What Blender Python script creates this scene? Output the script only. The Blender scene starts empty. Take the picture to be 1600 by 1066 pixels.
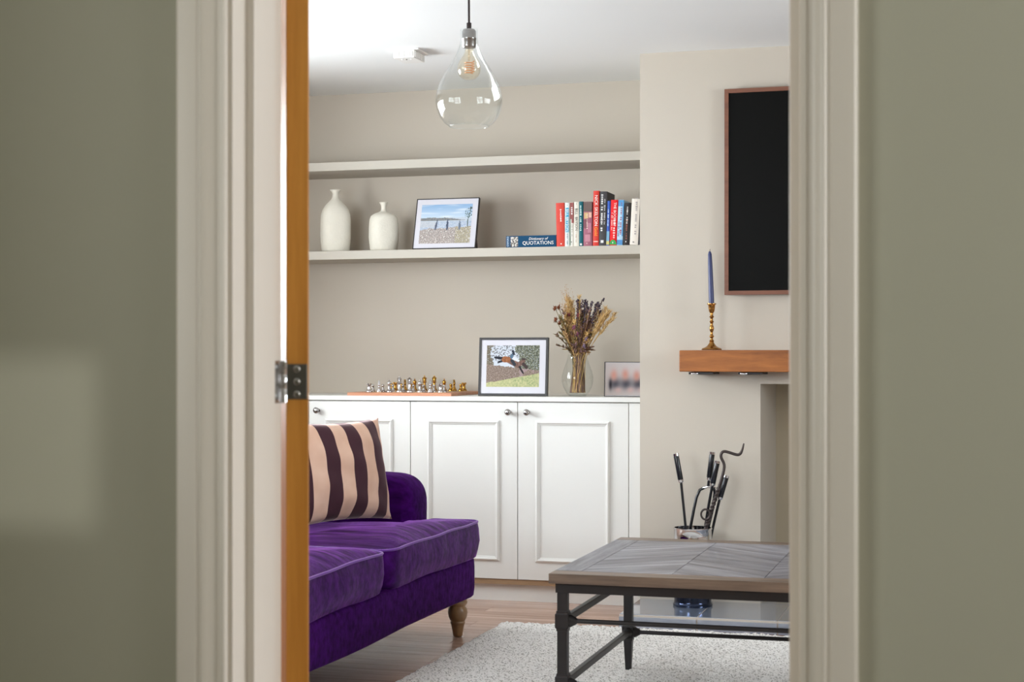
import bpy, bmesh, math, random
from mathutils import Vector, Matrix, noise
random.seed(7)
R = math.radians
S = bpy.context.scene
COL = S.collection

# ------------------------------------------------------------------ camera, world, lights, exposure
cam_d = bpy.data.cameras.new('camera')
cam_d.sensor_width = 36.0
cam_d.lens = 56.25
cam_d.shift_y = 27.0 / 1600.0
cam_d.clip_start = 0.05
cam_d.dof.use_dof = True
cam_d.dof.focus_distance = 6.8
cam_d.dof.aperture_fstop = 9.0
cam = bpy.data.objects.new('camera', cam_d)
COL.objects.link(cam)
cam.location = (0, 0, 1.077)
cam.rotation_euler = (R(90), 0, R(16.17))
S.camera = cam

w = bpy.data.worlds.new('overcast_sky')
S.world = w
w.use_nodes = True
bg = w.node_tree.nodes['Background']
bg.inputs['Color'].default_value = (0.80, 0.90, 1.0, 1)
bg.inputs['Strength'].default_value = 1.6

def area(name, loc, rot, sx, sy, power, col=(1, 1, 1)):
    l = bpy.data.lights.new(name, 'AREA')
    l.shape = 'RECTANGLE'
    l.size = sx
    l.size_y = sy
    l.energy = power
    l.color = col
    o = bpy.data.objects.new(name, l)
    COL.objects.link(o)
    o.location = loc
    o.rotation_euler = rot
    return o

# daylight entering by the windows of the room and of the hall (each light stands just outside its window; the front one is added fill)
area('daylight_room_left', (-4.08, 5.25, 1.54), (0, R(-90), 0), 1.0, 1.85, 178, (0.93, 0.99, 1.05))
area('daylight_room_right', (2.90, 4.20, 1.54), (0, R(90), 0), 1.0, 1.7, 105, (0.93, 0.99, 1.05))
area('added_fill_front', (-2.62, 1.80, 1.50), (R(90), 0, 0), 1.3, 1.05, 78, (0.93, 0.99, 1.05))  # added fill from the front, evens the light on cupboards and shelves
area('daylight_hall', (-1.86, 0.65, 1.45), (0, R(-90), 0), 1.3, 0.9, 23, (1.0, 0.98, 0.92))
area('daylight_hall_end', (1.95, 1.40, 1.45), (0, R(90), 0), 1.3, 0.8, 33, (1.0, 0.97, 0.92))

sp_d = bpy.data.lights.new('hall_patch_spot', 'SPOT')  # added spot outside the hall, throws the pale patch on its wall
sp_d.energy = 1000
sp_d.color = (1.0, 0.98, 0.94)
sp_d.spot_size = R(6)
sp_d.spot_blend = 0.2
sp_d.shadow_soft_size = 0.07
sp = bpy.data.objects.new('hall_patch_spot', sp_d)
COL.objects.link(sp)
sp.location = (-0.07, -9.1, 2.97)
sp.rotation_euler = (Vector((-1.28, 2.0, 0.95)) - Vector(sp.location)).to_track_quat('-Z', 'Y').to_euler()

S.view_settings.view_transform = 'Standard'
S.view_settings.look = 'None'
S.view_settings.gamma = 1.0
S.view_settings.use_curve_mapping = False
S.view_settings.exposure = -0.04
S.cycles.use_denoising = True
S.cycles.max_bounces = 10
S.cycles.diffuse_bounces = 6
S.cycles.transparent_max_bounces = 24
S.cycles.caustics_refractive = False
S.cycles.caustics_reflective = False
S.cycles.sample_clamp_indirect = 6.0

# ------------------------------------------------------------------ materials
def lin(v):
    v = v / 255.0
    return v / 12.92 if v <= 0.04045 else ((v + 0.055) / 1.055) ** 2.4

def rgb(r, g, b):
    return (lin(r), lin(g), lin(b), 1.0)

def new_mat(name):
    m = bpy.data.materials.new(name)
    m.use_nodes = True
    nt = m.node_tree
    return m, nt, nt.nodes['Principled BSDF']

def N(nt, kind, **kw):
    n = nt.nodes.new(kind)
    for k, v in kw.items():
        setattr(n, k, v)
    return n

def plain(name, col, rough=0.5, metal=0.0, var=0.06, nscale=30.0, bump=0.0, bscale=200.0, coat=0.0, sheen=0.0, sheen_col=None, spec=0.5):
    m, nt, p = new_mat(name)
    p.inputs['Roughness'].default_value = rough
    p.inputs['Metallic'].default_value = metal
    p.inputs['Coat Weight'].default_value = coat
    p.inputs['Specular IOR Level'].default_value = spec
    if sheen:
        p.inputs['Sheen Weight'].default_value = sheen
        p.inputs['Sheen Roughness'].default_value = 0.35
        p.inputs['Sheen Tint'].default_value = sheen_col or (1, 1, 1, 1)
    tc = N(nt, 'ShaderNodeTexCoord')
    no = N(nt, 'ShaderNodeTexNoise')
    no.inputs['Scale'].default_value = nscale
    no.inputs['Detail'].default_value = 4
    nt.links.new(tc.outputs['Object'], no.inputs['Vector'])
    mx = N(nt, 'ShaderNodeMix', data_type='RGBA')
    mx.inputs[6].default_value = tuple(c * (1 - var) for c in col[:3]) + (1,)
    mx.inputs[7].default_value = tuple(min(1, c * (1 + var)) for c in col[:3]) + (1,)
    nt.links.new(no.outputs['Fac'], mx.inputs[0])
    nt.links.new(mx.outputs[2], p.inputs['Base Color'])
    if bump:
        nb = N(nt, 'ShaderNodeTexNoise')
        nb.inputs['Scale'].default_value = bscale
        nb.inputs['Detail'].default_value = 3
        nt.links.new(tc.outputs['Object'], nb.inputs['Vector'])
        b = N(nt, 'ShaderNodeBump')
        b.inputs['Strength'].default_value = bump
        b.inputs['Distance'].default_value = 0.004
        nt.links.new(nb.outputs['Fac'], b.inputs['Height'])
        nt.links.new(b.outputs['Normal'], p.inputs['Normal'])
    return m

def wood(name, c1, c2, rough=0.5, axis='X', angle=0.0, stretch=14.0, scale=3.0, per_object=0.25, coat=0.0, bump=0.15):
    """grain running along `axis` (then turned about Z by angle), tone varying from piece to piece"""
    m, nt, p = new_mat(name)
    p.inputs['Roughness'].default_value = rough
    p.inputs['Coat Weight'].default_value = coat
    tc = N(nt, 'ShaderNodeTexCoord')
    oi = N(nt, 'ShaderNodeObjectInfo')
    rot = N(nt, 'ShaderNodeMapping')
    rot.inputs['Rotation'].default_value = (0, 0, -angle)
    nt.links.new(tc.outputs['Object'], rot.inputs['Vector'])
    mp = N(nt, 'ShaderNodeMapping')
    sc = {'X': (1, stretch, stretch), 'Y': (stretch, 1, stretch), 'Z': (stretch, stretch, 1)}[axis]
    mp.inputs['Scale'].default_value = tuple(scale * s for s in sc)
    nt.links.new(rot.outputs['Vector'], mp.inputs['Vector'])
    off = N(nt, 'ShaderNodeVectorMath', operation='SCALE')
    off.inputs[0].default_value = (37.0, 91.0, 53.0)
    nt.links.new(oi.outputs['Random'], off.inputs['Scale'])
    ad = N(nt, 'ShaderNodeVectorMath', operation='ADD')
    nt.links.new(mp.outputs['Vector'], ad.inputs[0])
    nt.links.new(off.outputs['Vector'], ad.inputs[1])
    no = N(nt, 'ShaderNodeTexNoise')
    no.inputs['Scale'].default_value = 1.0
    no.inputs['Detail'].default_value = 6
    no.inputs['Roughness'].default_value = 0.65
    nt.links.new(ad.outputs['Vector'], no.inputs['Vector'])
    rmp = N(nt, 'ShaderNodeMapRange')
    rmp.inputs[1].default_value = 0.3
    rmp.inputs[2].default_value = 0.7
    nt.links.new(no.outputs['Fac'], rmp.inputs[0])
    mx = N(nt, 'ShaderNodeMix', data_type='RGBA')
    mx.inputs[6].default_value = c1
    mx.inputs[7].default_value = c2
    nt.links.new(rmp.outputs[0], mx.inputs[0])
    pr = N(nt, 'ShaderNodeMapRange')
    pr.inputs[3].default_value = 1 - per_object
    pr.inputs[4].default_value = 1 + per_object
    nt.links.new(oi.outputs['Random'], pr.inputs[0])
    hv = N(nt, 'ShaderNodeHueSaturation')
    nt.links.new(pr.outputs[0], hv.inputs['Value'])
    nt.links.new(mx.outputs[2], hv.inputs['Color'])
    nt.links.new(hv.outputs['Color'], p.inputs['Base Color'])
    b = N(nt, 'ShaderNodeBump')
    b.inputs['Strength'].default_value = bump
    b.inputs['Distance'].default_value = 0.003
    nt.links.new(no.outputs['Fac'], b.inputs['Height'])
    nt.links.new(b.outputs['Normal'], p.inputs['Normal'])
    return m

def thin_glass(name, tint=(1, 1, 1, 1), edge=0.55, base=0.05, rough=0.0, ior_pow=3.0):
    m = bpy.data.materials.new(name)
    m.use_nodes = True
    nt = m.node_tree
    nt.nodes.clear()
    out = N(nt, 'ShaderNodeOutputMaterial')
    tr = N(nt, 'ShaderNodeBsdfTransparent')
    tr.inputs['Color'].default_value = tint
    gl = N(nt, 'ShaderNodeBsdfGlossy')
    gl.inputs['Roughness'].default_value = rough
    lw = N(nt, 'ShaderNodeLayerWeight')
    lw.inputs['Blend'].default_value = 0.5
    pw = N(nt, 'ShaderNodeMath', operation='POWER')
    pw.inputs[1].default_value = ior_pow
    nt.links.new(lw.outputs['Facing'], pw.inputs[0])
    mr = N(nt, 'ShaderNodeMapRange')
    mr.inputs[3].default_value = base
    mr.inputs[4].default_value = edge
    nt.links.new(pw.outputs[0], mr.inputs[0])
    mx = N(nt, 'ShaderNodeMixShader')
    nt.links.new(mr.outputs[0], mx.inputs[0])
    nt.links.new(tr.outputs[0], mx.inputs[1])
    nt.links.new(gl.outputs[0], mx.inputs[2])
    nt.links.new(mx.outputs[0], out.inputs['Surface'])
    return m

def print_mat(name):
    m, nt, p = new_mat(name)
    p.inputs['Roughness'].default_value = 0.7
    p.inputs['Specular IOR Level'].default_value = 0.2
    a = N(nt, 'ShaderNodeAttribute', attribute_name='Col')
    nt.links.new(a.outputs['Color'], p.inputs['Base Color'])
    return m

M = {}
M['room_wall'] = plain('room_wall_paint', rgb(193, 184, 171), 0.85, var=0.015, nscale=3, bump=0.04, bscale=350)
M['ceiling'] = plain('ceiling_paint', rgb(236, 237, 236), 0.9, var=0.01, nscale=3)
M['hall_wall'] = plain('hall_wall_paint', rgb(176, 174, 157), 0.8, var=0.02, nscale=3, bump=0.05, bscale=300)
M['white_wood'] = plain('white_satin_paint', rgb(224, 216, 206), 0.35, var=0.01, nscale=5)
M['shelf'] = plain('shelf_paint', rgb(187, 181, 170), 0.85, var=0.015, nscale=9, spec=0.3)
M['cabinet'] = plain('cabinet_paint', rgb(224, 223, 219), 0.45, var=0.012, nscale=8)
M['carcass'] = wood('carcass_edge_wood', rgb(150, 118, 88), rgb(178, 146, 112), 0.6)
M['oak'] = wood('oak_door', rgb(198, 130, 48), rgb(226, 158, 70), 0.4, axis='Z', stretch=18, scale=2, per_object=0.0)
M['hinge'] = plain('brushed_hinge_steel', rgb(120, 118, 114), 0.38, metal=1.0, var=0.1, nscale=60)
M['steel'] = plain('satin_steel', rgb(165, 162, 160), 0.25, metal=1.0, var=0.06)
M['chrome'] = plain('chrome', rgb(225, 225, 228), 0.06, metal=1.0, var=0.02)
M['black_iron'] = plain('black_iron', rgb(38, 35, 36), 0.42, metal=0.35, var=0.15, nscale=60, bump=0.05)
M['tool_iron'] = plain('forged_iron', rgb(70, 62, 60), 0.45, metal=0.7, var=0.2, nscale=80, bump=0.1)
M['tool_black'] = plain('black_enamel', rgb(22, 24, 30), 0.22, var=0.1)
M['bucket'] = plain('dark_polished_steel', rgb(52, 60, 80), 0.16, metal=0.9, var=0.08, nscale=20)
M['mantel'] = wood('mantel_oak', rgb(116, 64, 26), rgb(182, 112, 52), 0.6, axis='X', stretch=9, scale=2.4, per_object=0)
M['tv_frame'] = wood('walnut_bezel', rgb(106, 64, 46), rgb(128, 80, 58), 0.45, per_object=0)
M['tv_screen'] = plain('dark_screen', rgb(13, 13, 12), 0.45, var=0.05, spec=0.08)
M['brass'] = plain('aged_brass', rgb(172, 124, 66), 0.26, metal=1.0, var=0.16, nscale=50)
M['chess_silver'] = plain('silver_metal', rgb(206, 202, 202), 0.17, metal=1.0, var=0.06)
M['chess_brass'] = plain('brass_metal', rgb(198, 154, 78), 0.2, metal=1.0, var=0.08)
M['candle'] = plain('navy_wax', rgb(58, 64, 104), 0.35, var=0.05, spec=0.4)
M['wick'] = plain('wick', rgb(30, 28, 28), 0.9)
def velvet(sheen0, sheen1, tint, spec, rough):
    """dark purple pile whose nap lies in brushed streaks"""
    m, nt, p = new_mat('purple_velvet')
    tc = N(nt, 'ShaderNodeTexCoord')
    mp = N(nt, 'ShaderNodeMapping')
    mp.inputs['Scale'].default_value = (3.5, 24.0, 20.0)
    mp.inputs['Rotation'].default_value = (0, 0, R(12))
    nt.links.new(tc.outputs['Object'], mp.inputs['Vector'])
    no = N(nt, 'ShaderNodeTexNoise')
    no.inputs['Scale'].default_value = 1.6
    no.inputs['Detail'].default_value = 6
    no.inputs['Roughness'].default_value = 0.6
    nt.links.new(mp.outputs['Vector'], no.inputs['Vector'])
    mr = N(nt, 'ShaderNodeMapRange')
    mr.inputs[1].default_value = 0.36
    mr.inputs[2].default_value = 0.64
    nt.links.new(no.outputs['Fac'], mr.inputs[0])
    mx = N(nt, 'ShaderNodeMix', data_type='RGBA')
    mx.inputs[6].default_value = rgb(40, 5, 60)
    mx.inputs[7].default_value = rgb(62, 12, 92)
    nt.links.new(mr.outputs[0], mx.inputs[0])
    nt.links.new(mx.outputs[2], p.inputs['Base Color'])
    sw = N(nt, 'ShaderNodeMapRange')
    sw.inputs[3].default_value = sheen0
    sw.inputs[4].default_value = sheen1
    nt.links.new(mr.outputs[0], sw.inputs[0])
    nt.links.new(sw.outputs[0], p.inputs['Sheen Weight'])
    p.inputs['Sheen Roughness'].default_value = 0.28
    p.inputs['Sheen Tint'].default_value = tint
    p.inputs['Roughness'].default_value = rough
    p.inputs['Specular IOR Level'].default_value = spec
    p.inputs['Specular Tint'].default_value = rgb(190, 110, 235)
    b = N(nt, 'ShaderNodeBump')
    b.inputs['Strength'].default_value = 0.25
    b.inputs['Distance'].default_value = 0.006
    nt.links.new(no.outputs['Fac'], b.inputs['Height'])
    nt.links.new(b.outputs['Normal'], p.inputs['Normal'])
    return m
M['velvet'] = velvet(0.05, 0.30, rgb(190, 110, 235), 0.08, 0.8)
M['velvet_seat_lit'] = velvet(0.12, 0.85, rgb(206, 128, 248), 0.14, 0.5)  # same velvet, sheen raised so the seats look caught by window light
M['piping'] = plain('purple_piping', rgb(96, 40, 138), 0.6, sheen=0.8, sheen_col=rgb(230, 200, 250))
M['leg_wood'] = wood('turned_leg_wood', rgb(118, 88, 58), rgb(160, 124, 86), 0.35, axis='Z', stretch=5, scale=6, per_object=0, coat=0.2)
M['ceramic'] = plain('matt_ceramic', rgb(222, 217, 204), 0.85, var=0.05, nscale=40, bump=0.35, bscale=130)
M['black_frame'] = plain('black_frame', rgb(34, 30, 30), 0.4, var=0.1)
M['mount'] = plain('white_mount_card', rgb(204, 202, 209), 0.9, var=0.01, spec=0.2)
M['print'] = print_mat('photo_print')
M['glass'] = thin_glass('clear_glass', (0.97, 0.985, 0.98, 1), edge=0.62, base=0.03, ior_pow=2.6)
M['pane'] = thin_glass('window_glass', (0.98, 0.99, 0.99, 1), edge=0.6, base=0.04)
M['bulb_glass'] = thin_glass('bulb_glass', (1.0, 0.95, 0.86, 1), edge=0.5, base=0.05, ior_pow=2.2)
M['filament'] = plain('amber_filament', rgb(226, 168, 120), 0.4, var=0.05)
M['cord'] = plain('dark_braided_cord', rgb(48, 38, 36), 0.8)
M['plastic'] = plain('white_plastic', rgb(232, 230, 226), 0.4, var=0.01)
M['grout'] = plain('pale_grout', rgb(206, 196, 184), 0.9)
M['slate'] = plain('slate_tile', rgb(134, 145, 164), 0.16, var=0.25, nscale=7, bump=0.06, bscale=14, coat=1.0, spec=1.0)
M['slate'].node_tree.nodes['Principled BSDF'].inputs['IOR'].default_value = 1.9
M['slate'].node_tree.nodes['Principled BSDF'].inputs['Coat Roughness'].default_value = 0.08
def pile():
    """cream wool tufts with darker gaps between them"""
    m, nt, p = new_mat('cream_pile')
    p.inputs['Roughness'].default_value = 0.95
    p.inputs['Specular IOR Level'].default_value = 0.1
    tc = N(nt, 'ShaderNodeTexCoord')
    no = N(nt, 'ShaderNodeTexNoise')
    no.inputs['Scale'].default_value = 150
    no.inputs['Detail'].default_value = 3
    nt.links.new(tc.outputs['Object'], no.inputs['Vector'])
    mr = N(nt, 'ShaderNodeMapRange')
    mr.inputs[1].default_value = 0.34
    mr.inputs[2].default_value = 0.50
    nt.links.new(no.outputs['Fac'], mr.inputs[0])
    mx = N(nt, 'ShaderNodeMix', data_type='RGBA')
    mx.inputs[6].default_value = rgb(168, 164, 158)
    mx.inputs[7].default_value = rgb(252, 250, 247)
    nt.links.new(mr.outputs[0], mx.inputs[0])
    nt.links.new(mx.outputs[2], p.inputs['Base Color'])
    b = N(nt, 'ShaderNodeBump')
    b.inputs['Strength'].default_value = 0.35
    b.inputs['Distance'].default_value = 0.004
    nt.links.new(no.outputs['Fac'], b.inputs['Height'])
    nt.links.new(b.outputs['Normal'], p.inputs['Normal'])
    return m
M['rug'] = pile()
M['floor_wood'] = wood('floor_boards', rgb(156, 122, 106), rgb(216, 186, 168), 0.24, axis='X', stretch=16, scale=1.6, per_object=0.10, bump=0.08)
M['floor_gap'] = plain('floor_joint', rgb(78, 56, 44), 0.7)
M['hall_floor'] = plain('hall_carpet', rgb(150, 140, 126), 0.95, bump=0.3)
M['board_frame'] = wood('chess_board_wood', rgb(176, 116, 84), rgb(206, 148, 114), 0.4, axis='X', stretch=10, scale=4, per_object=0.0)
M['sq_light'] = plain('maple_square', rgb(214, 178, 132), 0.4)
M['sq_dark'] = plain('walnut_square', rgb(110, 70, 48), 0.4)
TB = (rgb(76, 74, 78), rgb(150, 150, 158))
M['tb_edge_y'] = wood('table_border_lengthwise', TB[0], TB[1], 0.40, axis='Y', stretch=12, scale=3, per_object=0.06, coat=0.12)
M['tb_edge_x'] = wood('table_border_crosswise', rgb(86, 72, 62), rgb(134, 114, 98), 0.40, axis='X', stretch=12, scale=3, per_object=0.06, coat=0.12)
M['tb_a'] = wood('table_parquet_a', TB[0], rgb(156, 156, 164), 0.40, axis='X', angle=R(38), stretch=12, scale=3, per_object=0.28, coat=0.12)
M['tb_b'] = wood('table_parquet_b', TB[0], rgb(156, 156, 164), 0.40, axis='X', angle=R(-38), stretch=12, scale=3, per_object=0.28, coat=0.12)
M['paper'] = plain('book_paper', rgb(226, 216, 196), 0.9, var=0.06, nscale=300)
M['window_frame'] = M['white_wood']
M['firebox'] = plain('fireplace_render', rgb(196, 184, 160), 0.9, var=0.05, nscale=6, bump=0.1)

def striped():
    m, nt, p = new_mat('striped_velvet')
    tc = N(nt, 'ShaderNodeTexCoord')
    sx = N(nt, 'ShaderNodeSeparateXYZ')
    nt.links.new(tc.outputs['Object'], sx.inputs[0])
    md = N(nt, 'ShaderNodeMath', operation='PINGPONG')
    a = N(nt, 'ShaderNodeMath', operation='ADD')
    a.inputs[1].default_value = 0.014
    nt.links.new(sx.outputs['X'], a.inputs[0])
    md.inputs[1].default_value = 0.062
    nt.links.new(a.outputs[0], md.inputs[0])
    gt = N(nt, 'ShaderNodeMath', operation='GREATER_THAN')
    gt.inputs[1].default_value = 0.031
    nt.links.new(md.outputs[0], gt.inputs[0])
    no = N(nt, 'ShaderNodeTexNoise')
    no.inputs['Scale'].default_value = 14
    nt.links.new(tc.outputs['Object'], no.inputs['Vector'])
    pk = N(nt, 'ShaderNodeMix', data_type='RGBA')
    pk.inputs[6].default_value = rgb(204, 158, 132)
    pk.inputs[7].default_value = rgb(232, 198, 176)
    nt.links.new(no.outputs['Fac'], pk.inputs[0])
    mx = N(nt, 'ShaderNodeMix', data_type='RGBA')
    mx.inputs[7].default_value = rgb(56, 14, 30)
    nt.links.new(pk.outputs[2], mx.inputs[6])
    nt.links.new(gt.outputs[0], mx.inputs[0])
    nt.links.new(mx.outputs[2], p.inputs['Base Color'])
    p.inputs['Roughness'].default_value = 0.8
    p.inputs['Sheen Weight'].default_value = 0.5
    p.inputs['Sheen Roughness'].default_value = 0.35
    p.inputs['Sheen Tint'].default_value = rgb(255, 225, 225)
    return m
M['striped'] = striped()

# ------------------------------------------------------------------ geometry helpers
def bm_new():
    return bmesh.new()

def box(bm, x0, x1, y0, y1, z0, z1):
    v = [bm.verts.new(p) for p in ((x0, y0, z0), (x1, y0, z0), (x1, y1, z0), (x0, y1, z0), (x0, y0, z1), (x1, y0, z1), (x1, y1, z1), (x0, y1, z1))]
    for f in ((0, 3, 2, 1), (4, 5, 6, 7), (0, 1, 5, 4), (1, 2, 6, 5), (2, 3, 7, 6), (3, 0, 4, 7)):
        bm.faces.new([v[i] for i in f])
    return bm

def loft(bm, rings, cap0=True, cap1=True, closed=True):
    rs = [[bm.verts.new(p) for p in r] for r in rings]
    n = len(rs[0])
    for a, b in zip(rs, rs[1:]):
        for i in range(n if closed else n - 1):
            j = (i + 1) % n
            bm.faces.new((a[i], a[j], b[j], b[i]))
    if cap0:
        bm.faces.new(list(reversed(rs[0])))
    if cap1:
        bm.faces.new(rs[-1])
    return rs

def lathe(bm, prof, seg=24, c=(0, 0, 0), cap0=True, cap1=True):
    rings = []
    for r, z in prof:
        r = max(r, 0.0002)
        rings.append([(c[0] + r * math.cos(2 * math.pi * i / seg), c[1] + r * math.sin(2 * math.pi * i / seg), c[2] + z) for i in range(seg)])
    loft(bm, rings, cap0, cap1)
    return bm

def tube(bm, pts, r, seg=10, caps=True):
    pts = [Vector(p) for p in pts]
    rr = r if isinstance(r, (list, tuple)) else [r] * len(pts)
    rings = []
    t0 = (pts[1] - pts[0]).normalized()
    ref = Vector((0, 0, 1)) if abs(t0.z) < 0.9 else Vector((1, 0, 0))
    nrm = t0.cross(ref).normalized()
    for i, p in enumerate(pts):
        t = (pts[min(i + 1, len(pts) - 1)] - pts[max(i - 1, 0)]).normalized()
        nrm = (nrm - t * nrm.dot(t)).normalized()
        bn = t.cross(nrm)
        rings.append([p + (nrm * math.cos(2 * math.pi * k / seg) + bn * math.sin(2 * math.pi * k / seg)) * rr[i] for k in range(seg)])
    loft(bm, rings, caps, caps)
    return bm

def prism(bm, poly, lo, hi, axis='Z'):
    def p3(a, b, h):
        return {'Z': (a, b, h), 'Y': (a, h, b), 'X': (h, a, b)}[axis]
    loft(bm, [[p3(a, b, lo) for a, b in poly], [p3(a, b, hi) for a, b in poly]])
    return bm

def wloc(o):
    v = Vector((0, 0, 0))
    while o is not None:
        v += o.location
        o = o.parent
    return v

def obj(name, bm, mat, parent=None, smooth=None, bevel=0.0, seg=2, local=False, subsurf=0):
    """one mesh object; coordinates are the room's unless local"""
    bmesh.ops.recalc_face_normals(bm, faces=bm.faces)
    if parent is not None and not local:
        bmesh.ops.translate(bm, verts=bm.verts, vec=-wloc(parent))
    me = bpy.data.meshes.new(name)
    bm.to_mesh(me)
    bm.free()
    me.materials.append(M[mat] if isinstance(mat, str) else mat)
    if smooth is not None:
        me.shade_smooth()
        if smooth < 180:
            me.set_sharp_from_angle(angle=R(smooth))
    o = bpy.data.objects.new(name, me)
    COL.objects.link(o)
    o.parent = parent
    if bevel:
        b = o.modifiers.new('bevel', 'BEVEL')
        b.width = bevel
        b.segments = seg
        b.limit_method = 'ANGLE'
        b.angle_limit = R(40)
    if subsurf:
        s = o.modifiers.new('subsurf', 'SUBSURF')
        s.levels = subsurf
        s.render_levels = subsurf
    return o

def tag(o, label, cat, group=None):
    o['label'] = label
    o['category'] = cat
    if group:
        o['group'] = group
    return o

def thing(name, label, cat, loc, group=None, rot=(0, 0, 0)):
    o = bpy.data.objects.new(name, None)
    COL.objects.link(o)
    o.location = loc
    o.rotation_euler = rot
    o.empty_display_size = 0.05
    return tag(o, label, cat, group)

def struct(name, bm, mat, **k):
    o = obj(name, bm, mat, **k)
    o['kind'] = 'structure'
    return o

# ------------------------------------------------------------------ the setting
XL, XR, YF, YB, HC = -3.51, 2.60, 2.16, 7.32, 2.373
YC = 6.69            # face of the chimney breast
CX0, CX1 = -1.373, 0.84
FX0, FX1, FZ = -0.862, 0.33, 0.970   # fireplace opening

floor = struct('floor', box(bm_new(), XL, XR, YF, YB, -0.06, -0.012), 'floor_gap')
PW, PL, row = 0.128, 1.24, 0
plank_me = None
y = YF
while y < YB - 0.001:
    wdt = min(PW, YB - y)
    x = XL - (row * 0.43) % PL
    while x < XR:
        a, b = max(x, XL), min(x + PL, XR)
        if b - a > 0.02:
            full = abs(b - a - PL) < 1e-6 and abs(wdt - PW) < 1e-6
            if full and plank_me:
                o = bpy.data.objects.new('floor_plank', plank_me)
                COL.objects.link(o)
                o.parent = floor
            else:
                bm = box(bm_new(), -(b - a) / 2 + 0.0008, (b - a) / 2 - 0.0008, -wdt / 2 + 0.0008, wdt / 2 - 0.0008, -0.012, 0.0)
                o = obj('floor_plank', bm, 'floor_wood', floor, local=True)
                if full:
                    plank_me = o.data
            o.location = ((a + b) / 2, y + wdt / 2, 0)
        x += PL
    y += PW
    row += 1

struct('ceiling', box(bm_new(), XL - 0.5, XR + 0.1, YF - 0.16, YB + 0.1, HC, HC + 0.1), 'ceiling')
struct('wall_back', box(bm_new(), XL - 0.5, XR + 0.1, YB, YB + 0.1, -0.06, HC), 'room_wall')

def wall_with_hole(name, axis, c0, c1, a0, a1, h0, h1, z0, z1, mat, top=HC):
    """a wall slab lying c0..c1 across `axis`, running a0..a1, with a window hole h0..h1 by z0..z1"""
    bm = bm_new()
    def seg(s0, s1, lo, hi):
        if axis == 'X':
            box(bm, c0, c1, s0, s1, lo, hi)
        else:
            box(bm, s0, s1, c0, c1, lo, hi)
    seg(a0, h0, -0.06, top)
    seg(h1, a1, -0.06, top)
    seg(h0, h1, -0.06, z0)
    seg(h0, h1, z1, top)
    return struct(name, bm, mat)

WINDOWS = []
def window(n, axis, c0, c1, h0, h1, z0, z1, bars):
    """frame, glazing bars and panes filling a hole"""
    mid = (c0 + c1) / 2
    t = 0.05
    bm = bm_new()
    def bar(s0, s1, lo, hi, d=0.03):
        if axis == 'X':
            box(bm, mid - d, mid + d, s0, s1, lo, hi)
        else:
            box(bm, s0, s1, mid - d, mid + d, lo, hi)
    bar(h0, h0 + t, z0, z1); bar(h1 - t, h1, z0, z1)
    bar(h0 + t, h1 - t, z0, z0 + t); bar(h0 + t, h1 - t, z1 - t, z1)
    win = struct('window_%d' % n, bm, 'white_wood')
    nx, nz = bars
    for i in range(1, nx):
        bm = bm_new()
        s = h0 + t + (h1 - h0 - 2 * t) * i / nx
        bar(s - 0.014, s + 0.014, z0 + t, z1 - t, 0.018)
        obj('glazing_bar', bm, 'white_wood', win)
    for j in range(1, nz):
        bm = bm_new()
        s = z0 + t + (z1 - z0 - 2 * t) * j / nz
        bar(h0 + t, h1 - t, s - 0.014, s + 0.014, 0.017)
        obj('glazing_bar', bm, 'white_wood', win)
    bm = bm_new()
    bar(h0 + t, h1 - t, z0 + t, z1 - t, 0.002)
    obj('pane', bm, 'pane', win)
    return win

wall_with_hole('wall_left', 'X', XL - 0.50, XL, YF - 0.08, YB, 4.30, 6.20, 1.02, 2.06, 'room_wall')
window(1, 'X', XL - 0.50, XL - 0.36, 4.30, 6.20, 1.02, 2.06, (6, 3))
wall_with_hole('wall_right', 'X', XR, XR + 0.16, YF - 0.08, YB, 3.35, 5.05, 1.02, 2.06, 'room_wall')
window(2, 'X', XR, XR + 0.16, 3.35, 5.05, 1.02, 2.06, (4, 3))

# the wall with the doorway: one skin faces the room, one the hall
DL, DR, DH = -0.979, -0.215, 1.99     # clear opening between the linings
LT = 0.020
def door_wall(name, y0, y1, x0, x1, mat, win=None):
    bm = bm_new()
    if win:
        h0, h1, z0, z1 = win
        box(bm, x0, h0, y0, y1, -0.06, HC)
        box(bm, h1, DL - LT, y0, y1, -0.06, HC)
        box(bm, h0, h1, y0, y1, -0.06, z0)
        box(bm, h0, h1, y0, y1, z1, HC)
    else:
        box(bm, x0, DL - LT, y0, y1, -0.06, HC)
    box(bm, DR + LT, x1, y0, y1, -0.06, HC)
    box(bm, DL - LT, DR + LT, y0, y1, DH + LT, HC)
    return struct(name, bm, mat)
HXL, HXR, HYB = -1.70, 1.75, -1.30
door_wall('wall_front', 2.08, 2.16, XL, XR, 'room_wall', win=(-3.30, -1.95, 0.95, 2.06))
window(5, 'Y', 2.08, 2.16, -3.30, -1.95, 0.95, 2.06, (3, 3))  # unseen window, added to let in the front fill light
door_wall('wall_hall', 2.00, 2.08, HXL, HXR, 'hall_wall')

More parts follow.
